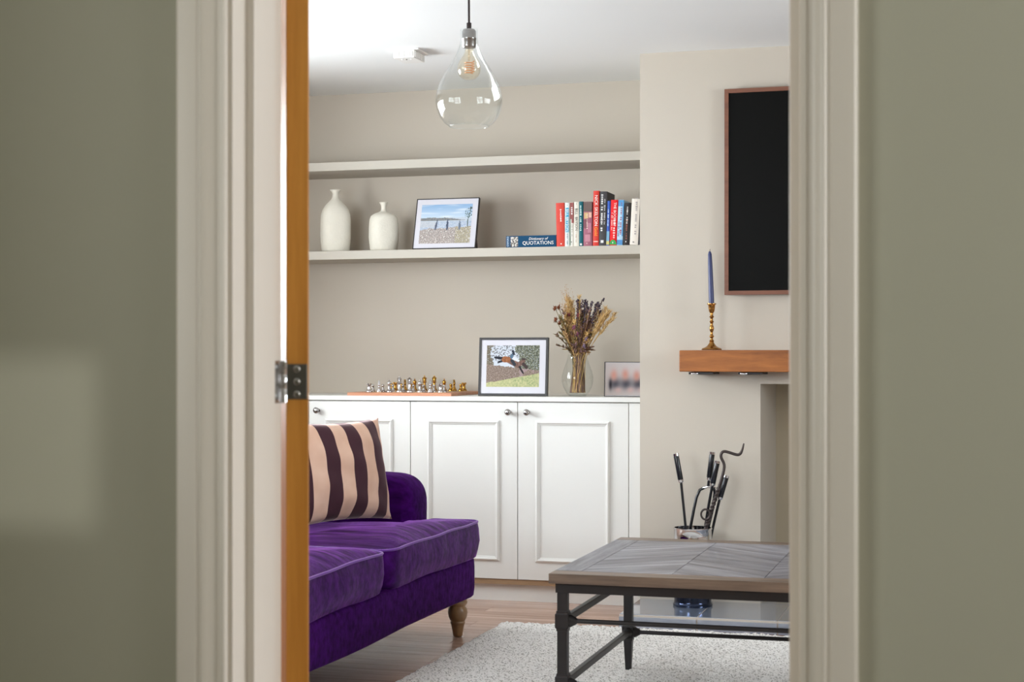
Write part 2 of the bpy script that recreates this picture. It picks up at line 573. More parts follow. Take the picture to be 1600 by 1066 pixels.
wall_with_hole('wall_hall_left', 'X', HXL - 0.14, HXL, HYB, 2.0, 0.20, 1.10, 0.80, 2.10, 'hall_wall')
window(3, 'X', HXL - 0.14, HXL, 0.20, 1.10, 0.80, 2.10, (2, 2))
wall_with_hole('wall_hall_right', 'X', HXR, HXR + 0.14, HYB, 2.0, 0.98, 1.82, 0.80, 2.10, 'hall_wall')
window(4, 'X', HXR, HXR + 0.14, 0.98, 1.82, 0.80, 2.10, (2, 2))
wall_with_hole('wall_hall_back', 'Y', HYB - 0.1, HYB, HXL - 0.14, HXR + 0.14, -1.066, -0.798, 1.424, 1.704, 'hall_wall')
window(6, 'Y', HYB - 0.1, HYB, -1.066, -0.798, 1.424, 1.704, (1, 1))  # unseen, added; its opening is sized to shape the spot's wall patch
struct('floor_hall', box(bm_new(), HXL, HXR, HYB, 2.16, -0.06, -0.002), 'hall_floor')
struct('ceiling_hall', box(bm_new(), HXL - 0.14, HXR + 0.14, HYB - 0.1, 2.0, HC, HC + 0.1), 'ceiling')

# door lining with stops
def lining(n, side):
    bm = bm_new()
    if side == 'L':
        box(bm, DL - LT, DL, 2.0, 2.16, 0, DH)
    elif side == 'R':
        box(bm, DR, DR + LT, 2.0, 2.16, 0, DH)
    else:
        box(bm, DL - LT, DR + LT, 2.0, 2.16, DH, DH + LT)
    o = struct('trim_%d' % n, bm, 'white_wood')
    bm = bm_new()
    if side == 'L':
        box(bm, DL, DL + 0.012, 2.043, 2.114, 0, DH)
    elif side == 'R':
        box(bm, DR - 0.012, DR, 2.043, 2.114, 0, DH)
    else:
        box(bm, DL + 0.012, DR - 0.012, 2.043, 2.114, DH - 0.012, DH)
    obj('door_stop', bm, 'white_wood', o, bevel=0.0015)
    return o
jamb_left = lining(1, 'L')
lining(2, 'R')
lining(3, 'T')

# moulded architraves on the hall side and plain ones on the room side
PROF = [(0.0, 0.0), (0.0, 0.0095), (0.002, 0.0115), (0.0085, 0.0115), (0.0105, 0.0095), (0.015, 0.0095), (0.0205, 0.0120),
        (0.0245, 0.0160), (0.0280, 0.0185), (0.0315, 0.0190), (0.0345, 0.0165), (0.0385, 0.0165), (0.0405, 0.0185), (0.0440, 0.0190), (0.0670, 0.0190), (0.0705, 0.0165), (0.0710, 0.0)]
def architrave(n, x_in, sgn, y_face, ysgn, z1=DH + 0.006 + 0.071):
    bm = bm_new()
    poly = [(x_in + sgn * s, y_face + ysgn * t) for s, t in PROF]
    prism(bm, poly, 0.0, z1)
    struct('trim_%d' % n, bm, 'white_wood', smooth=35)
architrave(4, DL - 0.006, -1, 2.0, -1)
architrave(5, DR + 0.006, 1, 2.0, -1)
architrave(6, DL - 0.006, -1, 2.16, 1)
architrave(7, DR + 0.006, 1, 2.16, 1)
bm = bm_new()
prism(bm, [(2.0 - t, DH + 0.006 + s) for s, t in PROF], DL - 0.006, DR + 0.006, 'X')
struct('trim_8', bm, 'white_wood', smooth=35)

# the oak door standing open at right angles to the wall, its hinge edge towards the hall
door = struct('door_1', box(bm_new(), 0.001, 0.0345, 0.0, 0.762, 0.006, 1.981), 'oak', bevel=0.002)
door.location = (-0.9755, 2.167, 0)
door.rotation_euler = (0, 0, R(26))
HZ = 1.0425
leaf = obj('hinge_leaf', box(bm_new(), 0.002, 0.0325, -0.0018, 0.0005, HZ - 0.026, HZ + 0.026), 'hinge', door, bevel=0.001, local=True)
for dz in (-0.0185, 0.0, 0.0185):
    bm = bm_new()
    lathe(bm, [(0.0052, 0), (0.0052, 0.0004), (0.0036, 0.0013)], 14)
    bmesh.ops.rotate(bm, verts=bm.verts, cent=(0, 0, 0), matrix=Matrix.Rotation(R(90), 3, 'X'))
    bmesh.ops.translate(bm, verts=bm.verts, vec=(0.0165, -0.0018, HZ + dz))
    obj('screw', bm, 'steel', leaf, smooth=40, local=True)
bm = bm_new()
lathe(bm, [(0.0050, -0.031), (0.0050, -0.011), (0.0046, -0.0105), (0.0050, -0.010), (0.0050, 0.010), (0.0046, 0.0105), (0.0050, 0.011), (0.0050, 0.031)], 16, (-0.002, -0.002, HZ))
obj('hinge_knuckle', bm, 'chrome', door, smooth=40, local=True)
bm = box(bm_new(), DL, DL + 0.0016, 2.118, 2.158, HZ - 0.031, HZ + 0.031)
jl = obj('hinge_leaf', bm, 'steel', jamb_left, bevel=0.0006)
for dz in (-0.021, 0.021):
    bm = bm_new()
    lathe(bm, [(0.0048, 0), (0.0048, 0.0004), (0.0034, 0.0012)], 12)
    bmesh.ops.rotate(bm, verts=bm.verts, cent=(0, 0, 0), matrix=Matrix.Rotation(R(90), 3, 'Y'))
    bmesh.ops.translate(bm, verts=bm.verts, vec=(DL + 0.0016, 2.140, HZ + dz))
    obj('screw', bm, 'hinge', jl, smooth=40)

# chimney breast with its fireplace recess
bm = bm_new()
box(bm, CX0, FX0, YC, YB, -0.06, HC)
box(bm, FX1, CX1, YC, YB, -0.06, HC)
box(bm, FX0, FX1, YC, YB, FZ, HC)
struct('wall_chimney', bm, 'room_wall')
struct('wall_firebox', box(bm_new(), FX0, FX1, 7.226, YB, -0.06, FZ), 'firebox')
bm = bm_new()
box(bm, XL, XL + 0.016, YF, YB - 0.56, 0, 0.12)
struct('baseboard_left', bm, 'white_wood', bevel=0.003)
bm = bm_new()
box(bm, CX1, XR, YB - 0.016, YB, 0, 0.12)
struct('baseboard_back', bm, 'white_wood', bevel=0.003)
struct('baseboard_right', box(bm_new(), XR - 0.016, XR, YF, YB - 0.016, 0, 0.12), 'white_wood', bevel=0.003)
bm = bm_new()
box(bm, XL + 0.016, DL - 0.078, YF, YF + 0.016, 0, 0.12)
box(bm, DR + 0.078, XR - 0.016, YF, YF + 0.016, 0, 0.12)
struct('baseboard_front', bm, 'white_wood', bevel=0.003)

# ------------------------------------------------------------------ hearth
HT, HF = 0.055, 6.262
hearth = thing('hearth', 'raised black slate tiled hearth with pale grout in front of the fireplace', 'hearth', ((CX0 + CX1) / 2, 6.45, 0))
bm = bm_new()
box(bm, CX0 + 0.003, CX1 - 0.003, HF + 0.003, YC, 0, HT - 0.0025)
box(bm, FX0, FX1, YC, 7.226, 0, HT - 0.0025)
obj('grout_bed', bm, 'grout', hearth)
TW = (CX1 - CX0) / 7.0
tile_me = front_me = None
for i in range(7):
    x = CX0 + TW * (i + 0.5)
    g = 0.0028
    if tile_me is None:
        bm = box(bm_new(), -TW / 2 + g, TW / 2 - g, -0.203, YC - 6.475, -0.012, 0.0)
        o = obj('tile', bm, 'slate', hearth, local=True, bevel=0.0015)
        tile_me = o.data
        bm = box(bm_new(), -TW / 2 + g, TW / 2 - g, -0.004, 0.006, 0.001, HT - 0.010)
        o2 = obj('edge_tile', bm, 'slate', hearth, local=True, bevel=0.001)
        front_me = o2.data
    else:
        o = bpy.data.objects.new('tile', tile_me)
        o2 = bpy.data.objects.new('edge_tile', front_me)
        for q in (o, o2):
            COL.objects.link(q)
            q.parent = hearth
    o.location = (x - hearth.location.x, 6.475 - 6.45, HT)
    o2.location = (x - hearth.location.x, HF + 0.0015 - 6.45, 0)
for i in range(4):
    TF = (FX1 - FX0) / 4
    bm = box(bm_new(), FX0 + TF * i + 0.002, FX0 + TF * (i + 1) - 0.002, YC + 0.004, 7.222, HT - 0.010, HT)
    obj('tile', bm, 'slate', hearth)

# ------------------------------------------------------------------ rug
bm = bm_new()
RX0, RX1, RY0, RY1 = -1.83, 0.47, 3.30, 6.16
nx, ny = 250, 310
rc = 0.05
grid = []
for j in range(ny + 1):
    rowv = []
    for i in range(nx + 1):
        fx, fy = i / nx, j / ny
        x = RX0 + (RX1 - RX0) * fx
        y = RY0 + (RY1 - RY0) * fy
        e = min(x - RX0, RX1 - x, y - RY0, RY1 - y)
        z = 0.022 * min(1.0, max(0.0, e / 0.02)) ** 0.5
        if e > 0.008:
            z += 0.009 * (random.random() - 0.5) + 0.004 * noise.noise(Vector((x * 9, y * 9, 0)))
        # rounded corners and a slightly wandering edge
        wx = 0.006 * noise.noise(Vector((x * 12, y * 12, 3)))
        wy = 0.006 * noise.noise(Vector((x * 12, y * 12, 8)))
        cxr = min(max(x, RX0 + rc), RX1 - rc)
        cyr = min(max(y, RY0 + rc), RY1 - rc)
        dv = Vector((x - cxr, y - cyr))
        if abs(dv.x) > 0 and abs(dv.y) > 0:
            m_ = max(abs(dv.x), abs(dv.y))
            dv = dv.normalized() * m_
            x, y = cxr + dv.x, cyr + dv.y
        rowv.append(bm.verts.new((x + wx + 0.003 * (random.random() - .5), y + wy + 0.003 * (random.random() - .5), max(z, 0.001))))
    grid.append(rowv)
for j in range(ny):
    for i in range(nx):
        bm.faces.new((grid[j][i], grid[j][i + 1], grid[j + 1][i + 1], grid[j + 1][i]))
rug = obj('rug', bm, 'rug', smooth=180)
tag(rug, 'cream shaggy wool rug under the coffee table', 'rug')

# ------------------------------------------------------------------ fitted cupboards, worktop and shelves
CF = 6.790        # faces of the cupboard doors
MOUNT = 0.083
def door_panel(parent, x0, x1, z0, z1, knob_side, tilt=0):
    d = obj('door', box(bm_new(), x0 + 0.0015, x1 - 0.0015, CF, CF + 0.020, z0, z1), 'cabinet', parent, bevel=0.0012)
    a0, a1, b0, b1 = x0 + MOUNT, x1 - MOUNT, z0 + 0.080, z1 - 0.080
    prof = [(0, 0), (0, 0.006), (0.003, 0.010), (0.008, 0.012), (0.012, 0.0095), (0.014, 0.006), (0.018, 0.005), (0.020, 0.003), (0.020, 0)]
    corners = [(a0, b0, 1, 1), (a1, b0, -1, 1), (a1, b1, -1, -1), (a0, b1, 1, -1)]
    for k in range(4):
        c0, c1 = corners[k], corners[(k + 1) % 4]
        bm = bm_new()
        loft(bm, [[(c[0] + c[2] * s, CF - t, c[1] + c[3] * s) for s, t in prof] for c in (c0, c1)])
        obj('moulding', bm, 'cabinet', d, smooth=35)
    if knob_side:
        kx = x0 + 0.047 if knob_side < 0 else x1 - 0.038
        bm = bm_new()
        lathe(bm, [(0.009, 0), (0.009, 0.002), (0.005, 0.004), (0.0045, 0.012), (0.009, 0.017), (0.0135, 0.022), (0.0145, 0.027), (0.0125, 0.032), (0.007, 0.035), (0.001, 0.036)], 20)
        bmesh.ops.rotate(bm, verts=bm.verts, cent=(0, 0, 0), matrix=Matrix.Rotation(R(90), 3, 'X'))
        bmesh.ops.translate(bm, verts=bm.verts, vec=(kx, CF, z1 - 0.043))
        obj('knob', bm, 'steel', d, smooth=50)
    return d

def cupboard(x0, x1, xm, label, fill0=None, fill1=None):
    t = thing('fitted_cupboard', label, 'cupboard', ((x0 + x1) / 2, 7.05, 0), 'fitted cupboards in the alcove')
    bm = bm_new()
    box(bm, x0 + 0.024, x1 - 0.024, CF + 0.022, YB - 0.024, 0.078, 0.885)
    obj('body', bm, 'cabinet', t)
    obj('base_edge', box(bm_new(), x0, x1, CF + 0.006, CF + 0.021, 0.076, 0.0985), 'carcass', t)
    obj('plinth', box(bm_new(), x0, x1, 6.822, 6.840, 0.0, 0.0755), 'cabinet', t)
    d0 = x0 + (fill0 or 0)
    d1 = x1 - (fill1 or 0)
    if fill0:
        obj('filler_strip', box(bm_new(), x0, d0 - 0.001, CF + 0.001, CF + 0.021, 0.0995, 0.882), 'cabinet', t)
    if fill1:
        obj('filler_strip', box(bm_new(), d1 + 0.001, x1, CF + 0.001, CF + 0.021, 0.0995, 0.882), 'cabinet', t)
    door_panel(t, d0, xm, 0.1, 0.882, 1)
    door_panel(t, xm, d1, 0.1, 0.882, -1)
    return t
cupboard(XL, -2.445, -2.940, 'off-white panelled double cupboard partly hidden behind the purple sofa', fill0=0.07)
cupboard(-2.445, CX0, -1.943, 'off-white panelled double cupboard between the sofa and the chimney breast', fill1=0.07)
wt = obj('worktop', box(bm_new(), XL, CX0, 6.780, YB, 0.886, 0.907), 'cabinet', bevel=0.002)
tag(wt, 'long off-white painted worktop running over the fitted cupboards', 'worktop')
for z1, lab in ((1.582, 'thick off-white alcove shelf carrying vases, photo and books'), (2.000, 'empty thick off-white alcove shelf above the shelf of books')):
    s = obj('alcove_shelf', box(bm_new(), XL, CX0, 7.000, YB, z1 - 0.040, z1), 'shelf', bevel=0.0015)
    tag(s, lab, 'shelf', 'alcove shelves')

# ------------------------------------------------------------------ television and mantel
tv = thing('television', 'large dark flat television with thin walnut frame on the chimney breast', 'television', (-0.267, 6.68, 1.77))
TX0, TX1, TZ0, TZ1 = -1.007, 0.473, 1.341, 2.199
bm = bm_new()
bw = 0.017
box(bm, TX0, TX0 + bw, 6.652, 6.672, TZ0, TZ1); box(bm, TX1 - bw, TX1, 6.652, 6.672, TZ0, TZ1)
box(bm, TX0 + bw, TX1 - bw, 6.652, 6.672, TZ0, TZ0 + bw); box(bm, TX0 + bw, TX1 - bw, 6.652, 6.672, TZ1 - bw, TZ1)
obj('bezel', bm, 'tv_frame', tv)
obj('screen', box(bm_new(), TX0 + bw, TX1 - bw, 6.658, 6.668, TZ0 + bw, TZ1 - bw), 'tv_screen', tv)
obj('back_panel', box(bm_new(), TX0 + 0.006, TX1 - 0.006, 6.672, YC, TZ0 + 0.006, TZ1 - 0.006), 'black_frame', tv)

mantel = thing('mantel_shelf', 'chunky oak beam mantel shelf below the television', 'mantel', (-0.267, 6.60, 1.021))
MX0, MX1, MY0 = -1.174, 0.640, 6.520
bm = bm_new()
n = 46
rings = []
for i in range(n + 1):
    x = MX0 + (MX1 - MX0) * i / n
    j = lambda s: 0.0022 * noise.noise(Vector((x * 4, s * 7.3, 1.7)))
    rings.append([(x, MY0 + j(1), 1.022 + j(2)), (x, YC, 1.022), (x, YC, 1.110), (x, MY0 + j(3), 1.110 + j(4) * .5)])
loft(bm, rings)
obj('beam', bm, 'mantel', mantel, bevel=0.004)
for k in range(8):
    bx = (-1.125 + 0.203 * k)
    if bx > 0.6:
        break
    if k in (0, 1, 6, 7):
        bm = bm_new()
        box(bm, bx - 0.012, bx + 0.090, 6.535, YC, 1.0105, 1.0195)
        br = obj('bracket', bm, 'black_iron', mantel, bevel=0.001)
        bm = bm_new()
        lathe(bm, [(0.016, 0), (0.016, 0.004), (0.010, 0.009), (0.002, 0.011)], 16)
        bmesh.ops.rotate(bm, verts=bm.verts, cent=(0, 0, 0), matrix=Matrix.Rotation(R(90), 3, 'X'))
        bmesh.ops.scale(bm, verts=bm.verts, vec=(1, 1, 0.35))
        bmesh.ops.translate(bm, verts=bm.verts, vec=(bx + 0.012, 6.5352, 1.0145))
        obj('bolt_head', bm, 'chrome', br, smooth=40)

# candlestick and candle
cs = thing('candlestick', 'slim turned brass candlestick standing on the oak mantel', 'candlestick', (-1.052, 6.600, 1.1115))
bm = bm_new()
lathe(bm, [(0.041, 0), (0.042, 0.003), (0.039, 0.007), (0.030, 0.010), (0.020, 0.016), (0.012, 0.026), (0.008, 0.034)], 28)
obj('foot', bm, 'brass', cs, smooth=50, local=True)
bm = bm_new()
lathe(bm, [(0.008, 0.034), (0.011, 0.037), (0.0065, 0.042), (0.0055, 0.050), (0.010, 0.055), (0.010, 0.058), (0.0058, 0.062), (0.0052, 0.074), (0.0085, 0.082), (0.0098, 0.090), (0.0085, 0.097), (0.0055, 0.104),
           (0.0055, 0.112), (0.010, 0.117), (0.0055, 0.122), (0.0055, 0.132), (0.0105, 0.137), (0.0060, 0.142), (0.0065, 0.152)], 24)
obj('stem', bm, 'brass', cs, smooth=50, local=True)
bm = bm_new()
lathe(bm, [(0.0065, 0.152), (0.0115, 0.160), (0.0135, 0.172), (0.0145, 0.186), (0.0195, 0.190), (0.0195, 0.193), (0.0125, 0.193), (0.0115, 0.180)], 24)
obj('cup', bm, 'brass', cs, smooth=50, local=True)
cd = thing('taper_candle', 'tall navy blue taper candle held in the brass candlestick', 'candle', (-1.052, 6.600, 1.1115 + 0.1805), rot=(0, R(-2.0), 0))
bm = bm_new()
lathe(bm, [(0.0105, 0), (0.0112, 0.02), (0.0105, 0.10), (0.0092, 0.18), (0.0078, 0.216), (0.005, 0.226), (0.0015, 0.230)], 20)
obj('wax', bm, 'candle', cd, smooth=50, local=True)
bm = bm_new()
tube(bm, [(0, 0, 0.228), (0.0005, 0, 0.234), (0.002, 0, 0.238)], 0.0009, 6)
obj('wick', bm, 'wick', cd, local=True)

# ------------------------------------------------------------------ pendant lamp and alarm
PX, PY = -1.488, 4.660
pl = thing('pendant_light', 'clear teardrop glass pendant lamp hanging on a dark cord', 'lamp', (PX, PY, HC))
bm = bm_new()
lathe(bm, [(0.050, -0.001), (0.050, -0.012), (0.040, -0.022), (0.010, -0.028)], 28, (PX, PY, HC))
obj('ceiling_rose', bm, 'steel', pl, smooth=45)
obj('cord', tube(bm_new(), [(PX, PY, HC - 0.026), (PX - 0.001, PY, 2.25), (PX, PY, 2.09)], 0.0035, 8), 'cord', pl, smooth=180)
bm = bm_new()
lathe(bm, [(0.003, 0.020), (0.0075, 0.019), (0.0075, 0.004), (0.006, 0.0)], 14, (PX, PY, 2.083))
obj('cord_grip', bm, 'cord', pl, smooth=45)
bm = bm_new()
lathe(bm, [(0.006, 2.083), (0.018, 2.082), (0.0215, 2.076), (0.0215, 2.058), (0.0225, 2.057), (0.0225, 2.052), (0.0215, 2.051), (0.0215, 2.030), (0.019, 2.026), (0.010, 2.025)], 24, (PX, PY, 0))
obj('lamp_holder', bm, 'steel', pl, smooth=45)
bm = bm_new()
gp = [(0.0265, 2.084), (0.0262, 2.055), (0.0285, 2.035), (0.0380, 2.008), (0.0540, 1.980), (0.0740, 1.948), (0.0910, 1.915), (0.1000, 1.886), (0.1022, 1.862), (0.0985, 1.838), (0.0890, 1.814), (0.0750, 1.796), (0.0600, 1.786)]
lathe(bm, gp, 48, (PX, PY, 0), cap0=False, cap1=False)
gs = obj('glass_shade', bm, 'glass', pl, smooth=180)
bm = bm_new()
ringpts = [(PX + 0.060 * math.cos(a), PY + 0.060 * math.sin(a), 1.786) for a in [2 * math.pi * k / 48 for k in range(49)]]
tube(bm, ringpts, 0.0016, 6, caps=False)
obj('glass_rim', bm, 'glass', gs, smooth=180)
bulb_bm = bm_new()
lathe(bulb_bm, [(0.012, 2.024), (0.014, 2.012), (0.020, 2.000), (0.030, 1.985), (0.0345, 1.972), (0.0355, 1.962), (0.034, 1.950), (0.029, 1.940), (0.020, 1.932), (0.010, 1.929), (0.001, 1.928)], 32, (PX, PY, 0), cap0=False)
bulb = obj('bulb', bulb_bm, 'bulb_glass', pl, smooth=180)
bm = bm_new()
fil = []
for k in range(121):
    t = k / 120
    a = t * 2 * math.pi * 5
    fil.append((PX + (0.013 + 0.004 * math.sin(3 * a)) * math.cos(a), PY + 0.013 * math.sin(a), 1.985 - 0.038 * t))
tube(bm, fil, 0.0016, 5)
obj('filament', bm, 'filament', bulb, smooth=180)
bm = bm_new()
tube(bm, [(PX, PY, 2.024), (PX, PY, 1.986)], 0.0035, 8)
obj('glass_stem', bm, 'bulb_glass', bulb, smooth=180)

AX, AY = -2.296, 6.36
al = thing('heat_alarm', 'small white plastic vented alarm box fixed to the ceiling', 'alarm', (AX, AY, HC))
obj('base_plate', box(bm_new(), AX - 0.046, AX + 0.062, AY - 0.060, AY + 0.075, HC - 0.008, HC), 'plastic', al, bevel=0.002)
obj('housing', box(bm_new(), AX - 0.047, AX + 0.047, AY - 0.066, AY + 0.068, HC - 0.040, HC - 0.008), 'plastic', al, bevel=0.004)
for k in range(7):
    x = AX - 0.036 + 0.012 * k
    obj('vent_rib', box(bm_new(), x - 0.002, x + 0.002, AY - 0.0685, AY - 0.066, HC - 0.036, HC - 0.014), 'plastic', al)
for k in range(8):
    y = AY - 0.052 + 0.0145 * k
    obj('vent_rib', box(bm_new(), AX + 0.047, AX + 0.0495, y - 0.002, y + 0.002, HC - 0.036, HC - 0.014), 'plastic', al)
for k in range(3):
    bm = bm_new()
    lathe(bm, [(0.004, 0), (0.004, -0.002), (0.002, -0.003)], 10, (AX - 0.02 + 0.02 * k, AY - 0.03, HC - 0.040))
    obj('indicator', bm, 'steel' if k == 1 else 'plastic', al)

# ------------------------------------------------------------------ sofa
SX = -1.86            # front of the base
sofa = thing('sofa', 'purple velvet two-seat sofa with set-back arms and turned wooden legs', 'sofa', (-2.36, 4.96, 0))
SY0, SY1 = 3.96, 5.965

def rounded_poly(pts, r, n=7):
    out = []
    m = len(pts)
    for i in range(m):
        p, a, b = Vector(pts[i]), Vector(pts[i - 1]), Vector(pts[(i + 1) % m])
        u, v = (a - p).normalized(), (b - p).normalized()
        rr = min(r[i] if isinstance(r, (list, tuple)) else r, (a - p).length * .49, (b - p).length * .49)
        s, e = p + u * rr, p + v * rr
        for k in range(n + 1):
            t = k / n
            q = (1 - t) ** 2 * s + 2 * t * (1 - t) * p + t * t * e
            out.append((q.x, q.y))
    return out

def dense(poly, step):
    out = []
    for i, p in enumerate(poly):
        a, b = Vector(p), Vector(poly[(i + 1) % len(poly)])
        k = max(1, int((b - a).length / step))
        for q in range(k):
            out.append(tuple(a.lerp(b, q / k)))
    return out

# base rail
base_poly = dense(rounded_poly([(-2.84, SY0), (SX, SY0), (SX, SY1), (-2.84, SY1)], [0.04, 0.09, 0.09, 0.04]), 0.06)
bm = bm_new()
cen = Vector((-2.36, 4.96))
rings = []
for z, s in ((0.160, 0.985), (0.166, 0.995), (0.19, 1.0), (0.27, 1.0), (0.298, 0.997), (0.306, 0.985)):
    rings.append([(cen.x + (x - cen.x) * s, cen.y + (y - cen.y) * s, z + (0.004 * math.sin(y * 5) if z < 0.17 else 0)) for x, y in base_poly])
loft(bm, rings)
obj('base', bm, 'velvet', sofa, smooth=60)

def seat_cushion(poly, c, name='seat_cushion'):
    poly = dense(poly, 0.03)
    bm = bm_new()
    c = Vector(c)
    rings = []
    zb, zt = 0.305, 0.440
    for z, off in ((zb, 0.035), (zb + 0.006, 0.014), (zb + 0.03, 0.000), (0.37, -0.010), (zt - 0.025, -0.004), (zt, 0.004)):
        ring = []
        for x, y in poly:
            v = Vector((x, y)) - c
            L = v.length
            v = v * ((L - off) / L)
            wob = 0.004 * noise.noise(Vector((x * 9, y * 9, z * 12)))
            ring.append((c.x + v.x + wob, c.y + v.y + wob, z + (0.006 * noise.noise(Vector((x * 4, y * 4, 2))) if z > 0.4 else 0)))
        rings.append(ring)
    for k in range(1, 15):
        s = 1 - k / 15.0
        ring = []
        for x, y in poly:
            v = Vector((x, y)) - c
            L = v.length
            px, py = c.x + v.x * s * (L - 0.004) / L, c.y + v.y * s * (L - 0.004) / L
            h = zt + 0.040 * (1 - s ** 2.2)
            # long soft creases running across the seat
            h += 0.0045 * noise.noise(Vector((px * 3.0 + py * 1.2, py * 26, 1.3))) * min(1, (1 - s) * 4)
            h += 0.006 * noise.noise(Vector((px * 5, py * 5, 5)))
            ring.append((px, py, h))
        rings.append(ring)
    loft(bm, rings)
    cu = obj(name, bm, 'velvet_seat_lit', sofa, smooth=180)
    pipe = [Vector(p) for p in rings[5]]
    pipe.append(pipe[0])
    bm = bm_new()
    tube(bm, [p + Vector((0, 0, 0.002)) for p in pipe], 0.0045, 6, caps=False)
    obj('piping', bm, 'piping', cu, smooth=180)
    return cu
YM = 4.955
far = rounded_poly([(-2.46, YM + 0.004), (SX + 0.005, YM + 0.004), (SX + 0.012, 5.968), (-2.055, 5.968), (-2.055, 5.716), (-2.46, 5.716)], [0.05, 0.09, 0.08, 0.03, 0.03, 0.05])
near = rounded_poly([(-2.46, 4.21), (-2.055, 4.21), (-2.055, 3.955), (SX + 0.012, 3.955), (SX + 0.005, YM - 0.004), (-2.46, YM - 0.004)], [0.05, 0.03, 0.03, 0.08, 0.09, 0.05])
seat_cushion(far, (-1.99, 5.36))
seat_cushion(near, (-1.99, 4.55))

def arm(y0, y1):
    prof = rounded_poly([(-2.82, 0.305), (-2.060, 0.305), (-2.055, 0.625), (-2.62, 0.655), (-2.82, 0.66)], [0.01, 0.02, 0.115, 0.2, 0.02], 10)
    prof = dense(prof, 0.05)
    bm = bm_new()
    c = Vector((-2.42, 0.46))
    rings = []
    m = 10
    for k in range(m + 1):
        t = k / m
        y = y0 + (y1 - y0) * t
        e = abs(2 * t - 1)
        off = 0.045 * (1 - math.sqrt(max(0, 1 - e ** 3.2)))
        ring = []
        for x, z in prof:
            v = Vector((x, z)) - c
            L = v.length
            v = v * ((L - off) / L)
            ring.append((c.x + v.x, y, c.y + v.y))
        rings.append(ring)
    loft(bm, rings)
    obj('armrest', bm, 'velvet', sofa, smooth=60)
arm(5.722, 5.962)
arm(3.962, 4.204)

prof = rounded_poly([(-2.84, 0.306), (-2.50, 0.306), (-2.465, 0.47), (-2.560, 0.895), (-2.72, 0.93), (-2.85, 0.86)], [0.01, 0.01, 0.05, 0.07, 0.08, 0.07], 8)
bm = bm_new()
rings = []
c = Vector((-2.67, 0.60))
for k in range(25):
    t = k / 24
    y = SY0 + 0.012 + (SY1 - SY0 - 0.024) * t
    e = abs(2 * t - 1)
    off = 0.05 * max(0, (e - 0.9) / 0.1) ** 2
    drop = 0.05 * e ** 4
    ring = []
    for x, z in prof:
        v = Vector((x, z)) - c
        v = v * ((v.length - off) / v.length)
        ring.append((c.x + v.x, y, c.y + v.y - drop * max(0, (z - 0.5) / 0.4)))
    rings.append(ring)
loft(bm, rings)
obj('backrest', bm, 'velvet', sofa, smooth=60)
leg_me = None
for lx, ly in ((-1.925, 5.885), (-1.925, 4.035), (-2.77, 5.885), (-2.77, 4.035)):
    if leg_me is None:
        bm = bm_new()
        lathe(bm, [(0.012, 0.0), (0.018, 0.004), (0.0205, 0.020), (0.026, 0.048), (0.0285, 0.052), (0.0290, 0.058), (0.0265, 0.062), (0.0300, 0.066), (0.0355, 0.078), (0.0385, 0.094), (0.0360, 0.110), (0.0300, 0.120), (0.0330, 0.124), (0.0380, 0.132), (0.0375, 0.140),
                   (0.0325, 0.145), (0.0400, 0.150), (0.0420, 0.158), (0.0400, 0.168)], 28)
        lo = obj('leg', bm, 'leg_wood', sofa, smooth=50, local=True)
        leg_me = lo.data
    else:
        lo = bpy.data.objects.new('leg', leg_me)
        COL.objects.link(lo)
        lo.parent = sofa
    lo.location = (lx + 2.36, ly - 4.96, 0)

# striped cushion leaning in the corner of the sofa
PWD, PHT = 0.50, 0.385
bm = bm_new()
nu, nv = 44, 34
def pillow_pt(a, b, side):
    wa = 1 - 0.075 * (1 - b * b) * abs(a) ** 2
    wb = 1 - 0.085 * (1 - a * a) * abs(b) ** 2
    th = 0.085 * max(0.0, (1 - abs(a) ** 2.6)) ** 0.55 * max(0.0, (1 - abs(b) ** 2.6)) ** 0.55
    cr = 0.004 * math.sin(9 * b + 5 * a) * (1 - abs(a)) + 0.006 * noise.noise(Vector((a * 3, b * 3, side)))
    return (a * PWD / 2 * wa, side * (th + (cr if th > 0.01 else 0)), b * PHT / 2 * wb + PHT / 2)
vs = {}
for side in (-1, 1):
    for i in range(nu + 1):
        for j in range(nv + 1):
            if side == 1 and (i in (0, nu) or j in (0, nv)):
                vs[(side, i, j)] = vs[(-1, i, j)]
            else:
                vs[(side, i, j)] = bm.verts.new(pillow_pt(2 * i / nu - 1, 2 * j / nv - 1, side))
    for i in range(nu):
        for j in range(nv):
            bm.faces.new((vs[(side, i, j)], vs[(side, i + 1, j)], vs[(side, i + 1, j + 1)], vs[(side, i, j + 1)]))
pil = obj('scatter_cushion', bm, 'striped', smooth=180)
pdir = Vector((0.43, 0.90)).normalized()
pil.location = (-2.105 - pdir.x * 0.25, 5.640 - pdir.y * 0.25, 0.474)
pil.rotation_euler = (R(-11), 0, math.atan2(pdir.y, pdir.x))
pil.rotation_mode = 'XYZ'
tag(pil, 'burgundy and pale pink striped velvet cushion leaning in the sofa corner', 'cushion')

